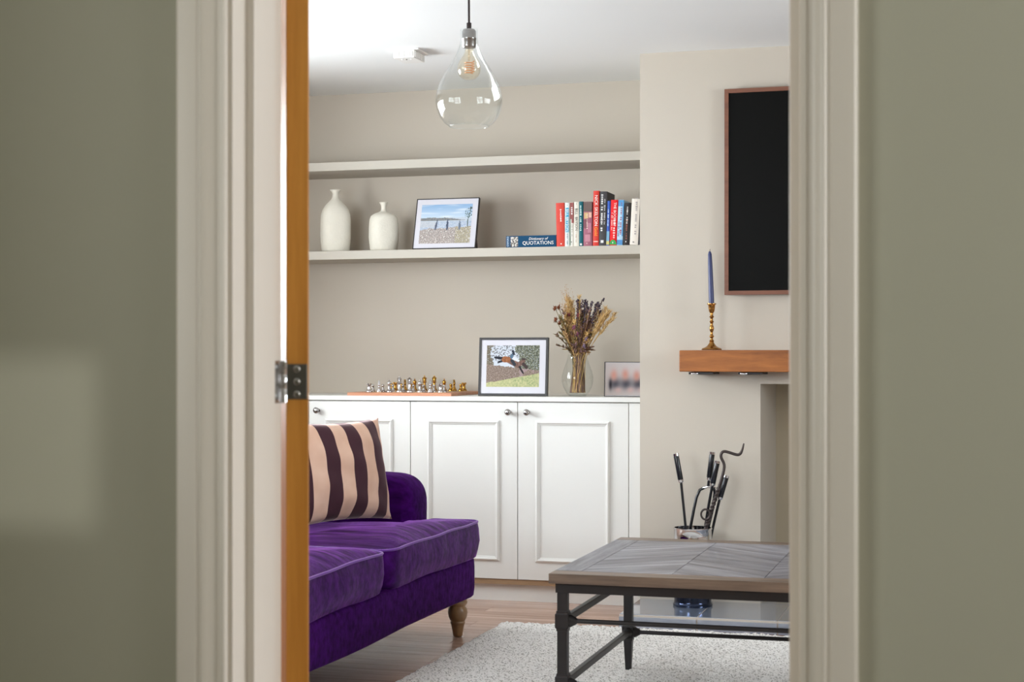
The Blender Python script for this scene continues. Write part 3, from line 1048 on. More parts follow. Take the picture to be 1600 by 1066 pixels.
# ------------------------------------------------------------------ coffee table
TX_0, TX_1, TY_0, TY_1, TTOP = -1.165, 0.035, 4.390, 5.353, 0.466
table = thing('coffee_table', 'low coffee table with weathered parquet top on black iron pipe frame', 'table', ((TX_0 + TX_1) / 2, (TY_0 + TY_1) / 2, 0.024))
BWD = 0.078
obj('top_core', box(bm_new(), TX_0 + 0.004, TX_1 - 0.004, TY_0 + 0.004, TY_1 - 0.004, TTOP - 0.027, TTOP - 0.006), 'tb_edge_x', table)
def flat_board(poly, mat, z0=TTOP - 0.0062, z1=TTOP, name='board'):
    bm = bm_new()
    prism(bm, poly, z0, z1)
    o = obj(name, bm, mat, table, bevel=0.0008, seg=1)
    return o
a = 0.0006
flat_board([(TX_0, TY_0 + BWD + a), (TX_0 + BWD - a, TY_0 + BWD + a), (TX_0 + BWD - a, TY_1 - BWD - a), (TX_0, TY_1 - BWD - a)], 'tb_edge_y', z0=TTOP - 0.028)
flat_board([(TX_1 - BWD + a, TY_0 + BWD + a), (TX_1, TY_0 + BWD + a), (TX_1, TY_1 - BWD - a), (TX_1 - BWD + a, TY_1 - BWD - a)], 'tb_edge_y', z0=TTOP - 0.028)
flat_board([(TX_0, TY_0), (TX_1, TY_0), (TX_1, TY_0 + BWD - a), (TX_0, TY_0 + BWD - a)], 'tb_edge_x', z0=TTOP - 0.028)
flat_board([(TX_0, TY_1 - BWD + a), (TX_1, TY_1 - BWD + a), (TX_1, TY_1), (TX_0, TY_1)], 'tb_edge_x', z0=TTOP - 0.028)

def clip(poly, y0, y1):
    for lim, s in ((y0, 1), (y1, -1)):
        out = []
        for i in range(len(poly)):
            p, q = poly[i], poly[(i + 1) % len(poly)]
            ip, iq = s * (p[1] - lim) >= 0, s * (q[1] - lim) >= 0
            if ip:
                out.append(p)
            if ip != iq:
                t = (lim - p[1]) / (q[1] - p[1])
                out.append((p[0] + (q[0] - p[0]) * t, lim))
        poly = out
        if len(poly) < 3:
            return None
    return poly
IX0, IX1, IY0, IY1 = TX_0 + BWD, TX_1 - BWD, TY_0 + BWD, TY_1 - BWD
cols = 4
cw = (IX1 - IX0) / cols
sl = math.tan(R(38))
bh = 0.115
for c_ in range(cols):
    x0, x1 = IX0 + cw * c_ + a, IX0 + cw * (c_ + 1) - a
    s = sl if c_ % 2 == 0 else -sl
    yy = IY0 - cw * sl - bh
    while yy < IY1 + cw * sl:
        ya = yy if s > 0 else yy + cw * sl
        poly = [(x0, ya + a), (x1, ya + s * cw + a), (x1, ya + s * cw + bh - a), (x0, ya + bh - a)]
        poly = clip(poly, IY0 + a, IY1 - a)
        if poly:
            flat_board(poly, 'tb_a' if s > 0 else 'tb_b')
        yy += bh
# black apron
AP = 0.016
bm = bm_new()
z0, z1 = TTOP - 0.056, TTOP - 0.028
box(bm, TX_0 + AP, TX_1 - AP, TY_0 + AP, TY_0 + AP + 0.02, z0, z1)
box(bm, TX_0 + AP, TX_1 - AP, TY_1 - AP - 0.02, TY_1 - AP, z0, z1)
box(bm, TX_0 + AP, TX_0 + AP + 0.02, TY_0 + AP + 0.02, TY_1 - AP - 0.02, z0, z1)
box(bm, TX_1 - AP - 0.02, TX_1 - AP, TY_0 + AP + 0.02, TY_1 - AP - 0.02, z0, z1)
obj('apron', bm, 'black_iron', table)
LZ = (0.329, 0.150)
lx = (TX_0 + AP + 0.018, TX_1 - AP - 0.018)
ly = (TY_0 + AP + 0.018, TY_1 - AP - 0.018)
for x in lx:
    for y in ly:
        bm = bm_new()
        def sq(h, z):
            return [(x - h, y - h, z), (x + h, y - h, z), (x + h, y + h, z), (x - h, y + h, z)]
        loft(bm, [sq(0.0095, 0.022), sq(0.0145, LZ[1] - 0.03), sq(0.0145, TTOP - 0.0565)])
        lg = obj('leg', bm, 'black_iron', table, bevel=0.002)
        for z in LZ:
            bm = bm_new()
            loft(bm, [sq(0.0165, z - 0.029), sq(0.0165, z - 0.022), sq(0.0195, z - 0.020), sq(0.0195, z + 0.020), sq(0.0165, z + 0.022), sq(0.0165, z + 0.029)])
            obj('collar', bm, 'black_iron', lg, bevel=0.001)
            for dx in ((1, 0) if x < -0.5 else (-1, 0), (0, 1) if y < 4.8 else (0, -1)):
                bm = bm_new()
                rings = []
                for d_, r_ in ((0.0185, 0.018), (0.024, 0.018), (0.040, 0.009)):
                    u = Vector((dx[0], dx[1], 0))
                    sd = Vector((-dx[1], dx[0], 0))
                    cpt = Vector((x, y, z)) + u * d_
                    rings.append([tuple(cpt + sd * r_ * math.cos(2 * math.pi * k / 12) + Vector((0, 0, 1)) * r_ * math.sin(2 * math.pi * k / 12)) for k in range(12)])
                loft(bm, rings)
                obj('socket', bm, 'black_iron', lg, smooth=40)
for z in LZ:
    for y in ly:
        obj('stretcher', tube(bm_new(), [(lx[0] + 0.036, y, z), (lx[1] - 0.036, y, z)], 0.0068, 12), 'black_iron', table, smooth=40)
    for x in lx:
        bm = box(bm_new(), x - 0.0085, x + 0.0085, ly[0] + 0.034, ly[1] - 0.034, z - 0.010, z + 0.010)
        obj('stretcher', bm, 'black_iron', table, bevel=0.002)

# ------------------------------------------------------------------ companion set on the hearth
BX, BY = -1.125, 6.565
bk = thing('fire_tool_bucket', 'round dark steel bucket with a shiny rim standing on the slate hearth', 'bucket', (BX, BY, HT))
bm = bm_new()
lathe(bm, [(0.081, 0.0), (0.082, 0.008), (0.078, 0.012), (0.0765, 0.020), (0.0775, 0.245), (0.0735, 0.245), (0.0725, 0.02), (0.01, 0.014)], 40, (BX, BY, HT))
obj('body', bm, 'bucket', bk, smooth=45)
bm = bm_new()
lathe(bm, [(0.0785, 0.240), (0.0800, 0.242), (0.0800, 0.262), (0.0785, 0.264), (0.0785, 0.315), (0.0805, 0.317), (0.0805, 0.322), (0.076, 0.322), (0.0755, 0.247), (0.0745, 0.2455)], 40, (BX, BY, HT))
obj('rim_band', bm, 'chrome', bk, smooth=45)

def tool(name, label, cat='fire tool'):
    return thing(name, label, cat, (BX, BY, HT + 0.018), 'fire tools in the bucket')
def handle(parent, p, q, r=0.0115):
    p, q = Vector(p), Vector(q)
    d = (q - p)
    obj('handle', tube(bm_new(), [p + d * 0.06, p + d * 0.1, p + d * 0.9, p + d * 0.94], [r * .9, r, r, r * .9], 16), 'tool_black', parent, smooth=50)
    obj('end_cap', tube(bm_new(), [p - d * 0.01, p + d * 0.0, p + d * 0.085], [r * .7, r * 1.12, r * 1.12], 16), 'chrome', parent, smooth=50)
    obj('ferrule', tube(bm_new(), [p + d * 0.92, p + d * 1.0, p + d * 1.05], [r * 1.1, r * 1.0, r * .55], 16), 'chrome', parent, smooth=50)
t1 = tool('fire_poker', 'straight poker with a black handle leaning out on its own side of the bucket')
handle(t1, (-1.190, 6.532, 0.683), (-1.168, 6.530, 0.567))
obj('shaft', tube(bm_new(), [(-1.168, 6.530, 0.570), (-1.147, 6.528, 0.37), (-1.137, 6.512, 0.085)], 0.0055, 10), 'tool_black', t1, smooth=50)
t2 = tool('fire_tongs', 'fireside tongs with forked arms below a black handle')
handle(t2, (-1.046, 6.580, 0.690), (-1.060, 6.580, 0.575))
obj('neck', tube(bm_new(), [(-1.060, 6.58, 0.575), (-1.063, 6.58, 0.548)], 0.006, 10), 'tool_black', t2, smooth=50)
obj('yoke', tube(bm_new(), [(-1.085, 6.58, 0.540), (-1.063, 6.58, 0.546), (-1.033, 6.58, 0.540)], 0.006, 10), 'chrome', t2, smooth=50)
obj('arm', tube(bm_new(), [(-1.080, 6.58, 0.541), (-1.098, 6.58, 0.532), (-1.112, 6.578, 0.50), (-1.122, 6.574, 0.45), (-1.138, 6.566, 0.36), (-1.16, 6.56, 0.18), (-1.165, 6.56, 0.085)], 0.0062, 10), 'tool_black', t2, smooth=60)
obj('arm', tube(bm_new(), [(-1.040, 6.58, 0.541), (-1.036, 6.582, 0.52), (-1.046, 6.584, 0.45), (-1.068, 6.586, 0.36), (-1.12, 6.588, 0.18), (-1.14, 6.588, 0.085)], 0.0062, 10), 'tool_black', t2, smooth=60)
t3 = tool('fire_shovel', 'fireside shovel with its black handle close beside the tongs')
handle(t3, (-1.020, 6.55, 0.655), (-1.041, 6.55, 0.555))
obj('shaft', tube(bm_new(), [(-1.041, 6.55, 0.557), (-1.062, 6.55, 0.44), (-1.076, 6.55, 0.34), (-1.095, 6.55, 0.20)], 0.0058, 10), 'tool_black', t3, smooth=50)
bm = box(bm_new(), -1.128, -1.075, 6.546, 6.552, 0.078, 0.205)
obj('blade', bm, 'tool_black', t3, bevel=0.002)
t4 = tool('hearth_brush', 'short-handled hearth brush leaning out beside the hooked poker')
handle(t4, (-0.990, 6.60, 0.592), (-1.018, 6.598, 0.495))
obj('shaft', tube(bm_new(), [(-1.018, 6.598, 0.497), (-1.045, 6.595, 0.38), (-1.085, 6.592, 0.19)], 0.0058, 10), 'tool_black', t4, smooth=50)
obj('bristles', tube(bm_new(), [(-1.085, 6.592, 0.195), (-1.095, 6.592, 0.15), (-1.108, 6.592, 0.082)], [0.010, 0.018, 0.022], 14), 'tool_black', t4, smooth=50)
t5 = tool('hooked_poker', 'long twisted iron poker with a bent hook tip above the bucket')
pts = [(-0.909, 6.53, 0.730), (-0.916, 6.53, 0.700), (-0.926, 6.53, 0.683), (-0.942, 6.53, 0.683), (-0.972, 6.53, 0.693), (-0.993, 6.53, 0.697), (-1.003, 6.53, 0.685), (-1.002, 6.53, 0.668), (-0.991, 6.53, 0.650), (-0.988, 6.53, 0.630), (-0.998, 6.53, 0.590), (-1.020, 6.53, 0.52), (-1.060, 6.53, 0.40), (-1.092, 6.53, 0.30), (-1.12, 6.53, 0.09)]
# smooth the path a little
def chaikin(p, n=2):
    p = [Vector(q) for q in p]
    for _ in range(n):
        o = [p[0]]
        for u, v in zip(p, p[1:]):
            o += [u * .75 + v * .25, u * .25 + v * .75]
        o.append(p[-1])
        p = o
    return p
pp = chaikin(pts)
rr = [0.0025 + 0.0035 * min(1, i / 8) for i in range(len(pp))]
obj('shaft', tube(bm_new(), pp, rr, 8), 'tool_iron', t5, smooth=50)
bm = bm_new()
tw0, tw1 = Vector((-1.012, 6.53, 0.545)), Vector((-1.085, 6.53, 0.32))
for ph in (0, math.pi):
    hp = []
    ax = (tw1 - tw0).normalized()
    n1 = ax.cross(Vector((0, 1, 0))).normalized()
    n2 = ax.cross(n1)
    for k in range(61):
        t = k / 60
        a_ = ph + t * 2 * math.pi * 7
        hp.append(tw0.lerp(tw1, t) + (n1 * math.cos(a_) + n2 * math.sin(a_)) * 0.0055)
    tube(bm, hp, 0.0045, 6)
obj('twist', bm, 'tool_iron', t5, smooth=60)
bm = bm_new()
rp = [(-1.064 + 0.0185 * math.cos(a_), 6.518, 0.437 + 0.021 * math.sin(a_)) for a_ in [2 * math.pi * k / 28 for k in range(29)]]
tube(bm, rp, 0.0042, 8, caps=False)
obj('ring', bm, 'tool_iron', t5, smooth=60)

# ------------------------------------------------------------------ ceramic vases on the shelf
def ceramic(x, y, h, w, label, neck):
    t = thing('ceramic_vase', label, 'vase', (x, y, 1.582), 'white ceramic bottle vases')
    r = w / 2
    prof = [(0.78 * r, 0.0), (0.90 * r, 0.012), (0.97 * r, 0.05), (1.0 * r, 0.30 * h), (0.99 * r, 0.50 * h), (0.96 * r, 0.60 * h)] + \
           ([(0.86 * r, 0.68 * h), (0.68 * r, 0.745 * h), (0.46 * r, 0.80 * h), (0.28 * r, 0.845 * h), (0.20 * r, 0.885 * h), (0.19 * r, 0.93 * h), (0.25 * r, 0.965 * h), (0.345 * r, 0.985 * h), (0.34 * r, 1.0 * h), (0.26 * r, 0.995 * h), (0.14 * r, 0.95 * h)]
            if neck == 'slope' else
            [(0.93 * r, 0.66 * h), (0.84 * r, 0.72 * h), (0.64 * r, 0.765 * h), (0.36 * r, 0.795 * h), (0.20 * r, 0.825 * h), (0.16 * r, 0.87 * h), (0.17 * r, 0.93 * h), (0.24 * r, 0.975 * h), (0.285 * r, 0.99 * h), (0.28 * r, 1.0 * h), (0.2 * r, 0.995 * h), (0.1 * r, 0.95 * h)])
    seg = 48
    bm = bm_new()
    rings = []
    for rad, z in prof:
        ring = []
        for i in range(seg):
            a_ = 2 * math.pi * i / seg
            k = 1 + (0.05 * math.cos(4 * a_ + 0.8) if 0.02 < z < 0.72 * h else 0) - 0.02
            k += 0.012 * noise.noise(Vector((math.cos(a_) * 3, math.sin(a_) * 3, z * 14 + h)))
            ring.append((rad * k * math.cos(a_), rad * k * math.sin(a_), z))
        rings.append(ring)
    loft(bm, rings)
    obj('body', bm, 'ceramic', t, smooth=180, local=True)
    return t
ceramic(-2.948, 7.13, 0.303, 0.152, 'taller white ceramic bottle vase with sloping shoulders on the alcove shelf', 'slope')
ceramic(-2.702, 7.13, 0.236, 0.148, 'shorter squat white ceramic bottle vase next to the framed beach photo', 'round')

# ------------------------------------------------------------------ framed photographs (prints painted onto a fine grid)
def paint(parent, x0, x1, z0, z1, yf, nx, nz, fn, name='print'):
    bm = bm_new()
    cl = bm.loops.layers.float_color.new('Col')
    vg = [[bm.verts.new((x0 + (x1 - x0) * i / nx, yf, z0 + (z1 - z0) * j / nz)) for i in range(nx + 1)] for j in range(nz + 1)]
    for j in range(nz):
        for i in range(nx):
            f = bm.faces.new((vg[j][i], vg[j][i + 1], vg[j + 1][i + 1], vg[j + 1][i]))
            c = fn((i + .5) / nx, (j + .5) / nz)
            for l in f.loops:
                l[cl] = (lin(c[0]) * .78, lin(c[1]) * .78, lin(c[2]) * .78, 1)
    return obj(name, bm, 'print', parent, local=True)

def mixc(a, b, t):
    t = max(0, min(1, t))
    return tuple(a[i] + (b[i] - a[i]) * t for i in range(3))
def nz_(x, y, s, k=0):
    return noise.noise(Vector((x * s, y * s, k)))

def frame_thing(name, label, loc, W, H, bw, depth, tilt, rotz, mat='black_frame'):
    t = thing(name, label, 'photo frame', loc, 'framed photographs', rot=(R(-tilt), 0, R(rotz)))
    bm = bm_new()
    box(bm, -W / 2, -W / 2 + bw, 0, depth, 0, H); box(bm, W / 2 - bw, W / 2, 0, depth, 0, H)
    box(bm, -W / 2 + bw, W / 2 - bw, 0, depth, 0, bw); box(bm, -W / 2 + bw, W / 2 - bw, 0, depth, H - bw, H)
    obj('frame', bm, mat, t, local=True, bevel=0.0008, seg=1)
    return t

def beach(x, y):
    n1 = nz_(x, y, 9, 1); n2 = nz_(x, y, 38, 2); n3 = nz_(x, y, 70, 3)
    # three walkers
    for cx, top, bot, lean, col in ((0.315, 0.60, 0.34, 0.035, (88, 96, 116)), (0.535, 0.62, 0.33, 0.0, (80, 90, 112)), (0.775, 0.57, 0.34, 0.0, (112, 122, 140))):
        if bot < y < top:
            t = (y - bot) / (top - bot)
            hw = 0.010 + 0.012 * math.sin(min(1, t * 1.15) * math.pi)
            if abs(x - cx - lean * (t - .5)) < hw:
                return mixc(col, (150, 160, 180), 0.25 * (n2 + .5))
    # slender tree on the right
    if (abs(x - 0.945 - 0.02 * math.sin(y * 9)) < 0.008 and 0.40 < y < 0.93) or (y > 0.66 and x > 0.86 and n2 + 0.5 * n3 > 0.16 and abs(y - 0.76 - (x - .92) * 0.9) < 0.13):
        return (92, 108, 104)
    if y > 0.66 + 0.01 * n1:
        c = mixc((214, 230, 244), (150, 186, 226), (y - 0.62) / 0.38)
        return mixc(c, (240, 244, 248), max(0, noise.noise(Vector((x * 3, y * 16, 7))) * 1.2))
    hill = 0.665 - 0.09 * max(0, x - 0.45) * 2.0
    if y > 0.585 and y < hill + 0.012 * n1:
        return mixc((120, 130, 136), (164, 156, 150), n2 + 0.5)
    if y > 0.56:
        return (204, 214, 226)
    shore = 0.36 + 0.06 * n1 + 0.05 * x
    if y > shore:
        c = mixc((168, 186, 212), (206, 214, 226), n2 + .5)
        if x < 0.3 and y > 0.42:
            c = mixc(c, (212, 208, 206), 0.5)
        return mixc(c, (226, 230, 236), 0.6 if n3 > 0.25 else 0)
    c = mixc((156, 146, 146), (208, 196, 186), 0.5 + n3 * 1.2)
    if x > 0.7:
        c = mixc(c, (184, 176, 140), 0.55)
    if n2 > 0.34:
        c = (232, 226, 220)
    if n3 < -0.36:
        c = (110, 106, 112)
    return c

f1 = frame_thing('picture_frame', 'thin black frame with white mount around a beach photo on the alcove shelf', (-2.374, 7.045, 1.587), 0.308, 0.250, 0.004, 0.016, 16, 0)
obj('mount_card', box(bm_new(), -0.1505, 0.1505, 0.002, 0.012, 0.0035, 0.2465), 'mount', f1, local=True)
paint(f1, -0.126, 0.124, 0.026, 0.219, 0.0014, 110, 84, beach)
bm = bm_new()
tube(bm, [(0.135, 0.012, 0.10), (0.140, 0.050, 0.055), (0.142, 0.062, 0.020)], 0.004, 6)
obj('easel_strut', bm, 'black_frame', f1, local=True)

def horse(x, y):
    n1 = nz_(x, y, 8, 4); n2 = nz_(x, y, 30, 5); n3 = nz_(x, y, 60, 6)
    def cap(ax, ay, bx, by, ra, rb):
        px, py = x - ax, (y - ay) * 0.76
        dx, dy = bx - ax, (by - ay) * 0.76
        t = max(0, min(1, (px * dx + py * dy) / (dx * dx + dy * dy)))
        return math.hypot(px - dx * t, py - dy * t) < ra + (rb - ra) * t
    dark, bay = (48, 44, 48), (112, 84, 76)
    if cap(0.63, 0.48, 0.695, 0.335, 0.020, 0.015):
        return dark                                    # fore leg
    if cap(0.685, 0.67, 0.76, 0.665, 0.018, 0.010) or cap(0.70, 0.55, 0.76, 0.47, 0.03, 0.028):
        return mixc(bay, dark, 0.6)                    # head and far leg
    if cap(0.515, 0.79, 0.495, 0.86, 0.022, 0.022):
        return (50, 56, 70)                            # hat
    if cap(0.50, 0.80, 0.47, 0.72, 0.022, 0.03):
        return (92, 118, 142)                          # rider
    if cap(0.49, 0.70, 0.60, 0.63, 0.028, 0.022):
        return (230, 232, 238)                         # saddle cloth
    if cap(0.48, 0.64, 0.53, 0.54, 0.03, 0.03):
        return (56, 60, 68)                            # boot and girth
    if cap(0.34, 0.66, 0.42, 0.66, 0.055, 0.05):
        return mixc((142, 88, 56), (176, 116, 78), n2 + .5)   # quarters
    if cap(0.42, 0.64, 0.60, 0.52, 0.05, 0.05) or cap(0.60, 0.52, 0.70, 0.62, 0.05, 0.035):
        return mixc(bay, (146, 116, 104), n2 + .4)
    if cap(0.32, 0.68, 0.16, 0.71, 0.032, 0.02) or cap(0.30, 0.63, 0.22, 0.59, 0.026, 0.016):
        return (44, 46, 56)                            # tail and hind leg
    grass = 0.09 + 0.24 * x + 0.015 * n1
    if y < grass:
        c = mixc((192, 192, 142), (156, 170, 122), x + 0.6 * n1)
        return mixc(c, (214, 208, 158), 0.4 + n2)
    hedge = 0.55 - 0.16 * x + 0.02 * n2
    if y < hedge and y < 0.60:
        c = mixc((116, 98, 88), (176, 158, 146), 0.5 + n3 + 0.3 * n2)
        return mixc(c, (196, 168, 180), 0.5 if 0.55 < x < 0.9 and n1 > 0 else 0)
    if ((x - .35) / .25) ** 2 + ((y - .74) / .36) ** 2 + 0.7 * n1 + 0.3 * n2 < 1:
        c = (214, 220, 230)
        if n2 + 0.6 * n3 > 0.12 and y > 0.62:
            c = (128, 128, 132)
        return c
    c = mixc((84, 88, 74), (146, 148, 130), 0.5 + n2 + 0.4 * n3)
    if x < 0.16:
        c = mixc(c, (126, 108, 92), 0.6)
    if n3 > 0.42:
        c = (206, 214, 222)
    return c

f2 = frame_thing('picture_frame', 'wide black frame with white mount around a jumping horse photo on the worktop', (-1.990, 6.868, 0.9092), 0.322, 0.262, 0.0105, 0.018, 5, 0)
obj('mount_card', box(bm_new(), -0.151, 0.151, 0.004, 0.014, 0.0103, 0.2517), 'mount', f2, local=True)
paint(f2, -0.125, 0.121, 0.040, 0.227, 0.0034, 120, 90, horse)
obj('easel_strut', box(bm_new(), -0.03, 0.03, 0.018, 0.026, 0.02, 0.18), 'black_frame', f2, local=True)

def family(x, y):
    def blob(cx, cy, rx, ry):
        return math.exp(-(((x - cx) / rx) ** 2 + ((y - cy) / ry) ** 2))
    c = mixc((176, 164, 158), (212, 204, 206), x * 0.7 + y * 0.3)
    for cx, cy in ((0.20, 0.62), (0.45, 0.64), (0.72, 0.60), (0.92, 0.63)):
        c = mixc(c, (64, 64, 74), 0.92 * blob(cx + 0.03, 0.36, 0.13, 0.17))
    for cx, cy in ((0.20, 0.62), (0.46, 0.64), (0.72, 0.60), (0.92, 0.63)):
        c = mixc(c, (204, 142, 126), 0.95 * blob(cx, cy, 0.075, 0.16))
    for cx in (0.3, 0.58, 0.82):
        c = mixc(c, (206, 168, 162), 0.7 * blob(cx, 0.17, 0.08, 0.09))
    c = mixc(c, (34, 30, 36), 0.95 * blob(0.125, 0.34, 0.035, 0.15))
    return c
f3 = frame_thing('picture_frame', 'small thin-edged frame of a blurred group photo beside the chimney breast', (-1.477, 6.905, 0.9085), 0.204, 0.153, 0.0022, 0.012, 3, 0)
obj('backing_board', box(bm_new(), -0.0998, 0.0998, 0.004, 0.010, 0.0022, 0.1508), 'mount', f3, local=True)
paint(f3, -0.0985, 0.0985, 0.0040, 0.1490, 0.0030, 70, 52, family)
obj('easel_strut', box(bm_new(), -0.02, 0.02, 0.012, 0.018, 0.015, 0.11), 'black_frame', f3, local=True)

# ------------------------------------------------------------------ books
LETTERING = []
SPINE_DOWN = Matrix(((0, 1, 0), (0, 0, -1), (-1, 0, 0)))
SPINE_UP = Matrix(((0, -1, 0), (0, 0, -1), (1, 0, 0)))
def text(parent, body, size, loc, mat, mode='spine', name='title', sx=1.0):
    if body[0] == '~':               # too small to read in the picture: a row of little strokes
        bm = bm_new()
        n = len(body) - 1
        x = -n * size * 0.31
        for k in range(n):
            if body[k + 1] != ' ':
                w_ = size * random.uniform(0.24, 0.5)
                h_ = size * random.uniform(0.2, 0.34)
                box(bm, x, x + w_, -h_, h_ * random.uniform(.6, 1), 0, 0.0003)
            x += size * 0.62
        o = obj('lettering', bm, mat, parent, local=True)
        o.location = loc
        o.rotation_euler = SPINE_DOWN.to_euler() if mode == 'spine' else (R(90), 0, 0)
        return o
    cu = bpy.data.curves.new(name, 'FONT')
    cu.body = body
    cu.size = size
    cu.align_x = 'CENTER'
    cu.align_y = 'CENTER'
    cu.extrude = 0.0002
    cu.resolution_u = 2
    cu.materials.append(mat)
    o = bpy.data.objects.new(name, cu)
    COL.objects.link(o)
    o.parent = parent
    o.location = loc
    if mode == 'spine':
        o.rotation_euler = SPINE_DOWN.to_euler()
    elif mode == 'spine_up':
        o.rotation_euler = SPINE_UP.to_euler()
    else:
        o.rotation_euler = (R(90), 0, 0)
    o.scale = (sx, 1, 1)
    LETTERING.append(o)
    return o
inks = {}
def ink(c):
    if c not in inks:
        inks[c] = plain('ink_%02x%02x%02x' % c, rgb(*c), 0.5, var=0.02)
    return inks[c]
WHT, BLK = (240, 238, 234), (36, 34, 36)

def book(x0, x1, h, col, label, lean=0.0, texts=(), patches=(), depth=0.128, y=7.008, side=None):
    W = x1 - x0
    piv = x1 if lean >= 0 else x0
    t = thing('book', label, 'book', (piv, y, 1.5825), 'books standing on the alcove shelf', rot=(0, R(lean), 0))
    ox = -W if lean >= 0 else 0.0
    cov = plain('book_cover_%d' % len(bpy.data.materials), rgb(*col), 0.55, var=0.04, nscale=60, spec=0.25)
    bm = bm_new()
    ct = 0.0012
    # spine slightly rounded, joined to the two boards
    n = 8
    out, inn = [], []
    for k in range(n + 1):
        s = k / n
        out.append((ox + W * s, 0.0025 * (2 * s - 1) ** 2))
        inn.append((ox + ct + (W - 2 * ct) * s, 0.0025 * (2 * s - 1) ** 2 + ct))
    poly = out + [(ox + W, depth), (ox + W - ct, depth)] + list(reversed(inn)) + [(ox + ct, depth), (ox, depth)]
    prism(bm, poly, 0.0, h)
    cvo = obj('cover', bm, cov, t, local=True, smooth=40)
    bm = box(bm_new(), ox + ct * 1.1, ox + W - ct * 1.1, 0.0052, depth - 0.003, 0.0008, h - 0.0025)
    obj('pages', bm, 'paper', t, local=True)
    for (a0, a1, b0, b1, pc) in patches:
        bm = box(bm_new(), ox + W * a0, ox + W * a1, -0.0004, 0.0030, h * b0, h * b1)
        obj('spine_panel', bm, ink(pc), t, local=True)
    for (body, size, fx, fz, tc, mode) in texts:
        text(t, body, size, (ox + W * fx, -0.0009, h * fz), ink(tc), mode)
    return t

qb = thing('book', 'blue dictionary of quotations lying flat on the shelf with its spine out', 'book', (-1.944, 7.012, 1.5825), 'books standing on the alcove shelf')
cov = plain('book_cover_blue', rgb(10, 66, 100), 0.6, spec=0.2, var=0.06, nscale=40)
bm = bm_new()
QW, QH, QD = 0.236, 0.053, 0.156
poly = [(0.0022 * (2 * k / 8 - 1) ** 2, QH * k / 8) for k in range(9)]
poly2 = poly + [(QD, QH), (QD, QH - 0.0025)] + [(0.0022 * (2 * k / 8 - 1) ** 2 + 0.003, 0.0025 + (QH - 0.005) * k / 8) for k in range(8, -1, -1)] + [(QD, 0.0025), (QD, 0.0)]
prism(bm, poly2, -QW / 2, QW / 2, 'X')
obj('cover', bm, cov, qb, local=True, smooth=40)
obj('pages', box(bm_new(), -QW / 2 + 0.003, QW / 2 - 0.003, 0.0056, QD - 0.004, 0.0026, QH - 0.0026), 'paper', qb, local=True)
obj('spine_panel', box(bm_new(), -QW / 2 + 0.0005, -QW / 2 + 0.019, -0.0004, 0.004, 0.001, QH - 0.001), ink((10, 62, 96)), qb, local=True)
def engraving(x, y):
    n = nz_(x, y, 5, 9) + 0.6 * nz_(x, y, 11, 10)
    return mixc((96, 88, 84), (232, 228, 220), 0.62 + n * 1.5)
paint(qb, -QW / 2 + 0.0225, -QW / 2 + 0.057, 0.0035, QH - 0.0045, -0.0003, 26, 34, engraving, 'spine_picture')
text(qb, 'OXFORD', 0.0112, (-QW / 2 + 0.0098, -0.0010, QH * 0.52), ink((190, 214, 236)), 'spine_up')
o = text(qb, 'Dictionary of', 0.0165, (0.034, -0.0010, QH * 0.715), ink(WHT), 'flat')
o.data.shear = 0.25
text(qb, 'QUOTATIONS', 0.0230, (0.034, -0.0010, QH * 0.345), ink(WHT), 'flat', sx=0.98)

H0 = 0.199
book(-1.822, -1.784, H0 - 0.002, (206, 70, 58), 'broad plain red paperback with small white script next to the flat dictionary', -1.2,
     [('~xxxxxxxx', 0.012, 0.60, 0.70, WHT, 'spine'), ('~x', 0.012, 0.6, 0.06, WHT, 'flat')])
book(-1.7835, -1.762, H0 - 0.002, (226, 228, 226), 'white paperback with blue title box reading BILL BRYSON', 0.0,
     [('BILL BRYSON', 0.0172, 0.5, 0.60, WHT, 'spine'), ('~xxxxx xxxx', 0.0085, 0.55, 0.16, (90, 120, 140), 'spine'), ('\u2022', 0.012, 0.5, 0.94, BLK, 'flat')],
     [(0.16, 0.84, 0.325, 0.885, (36, 154, 190))])
book(-1.7605, -1.7425, H0 - 0.001, (228, 224, 214), 'slim white paperback with a brown-red slanted panel at the spine top', 0.0,
     [('~xxxx', 0.014, 0.55, 0.80, WHT, 'spine'), ('~xxx xxxx xx', 0.008, 0.6, 0.36, (120, 116, 112), 'spine'), ('~x', 0.010, 0.5, 0.10, BLK, 'flat')],
     [(0.02, 0.98, 0.62, 0.995, (142, 70, 66)), (0.45, 0.98, 0.53, 0.62, (142, 70, 66)), (0.02, 0.18, 0.02, 0.62, (66, 110, 84))])
book(-1.7415, -1.7185, H0 + 0.001, (226, 220, 206), 'cream paperback with BILL BRYSON in spaced black capitals', 0.0,
     [('BILL  BRYSON', 0.0165, 0.48, 0.60, BLK, 'spine'), ('\u2022', 0.012, 0.5, 0.95, BLK, 'flat'), ('~x xxxxx xxx', 0.007, 0.45, 0.2, (150, 110, 100), 'spine')])
book(-1.7175, -1.6995, H0 + 0.002, (18, 94, 104), 'slim dark teal paperback with pale spine lettering', 0.0,
     [('~xxxxxx xxx xxxx', 0.0125, 0.45, 0.62, (190, 216, 210), 'spine')], [(0.25, 0.75, 0.02, 0.06, WHT)])
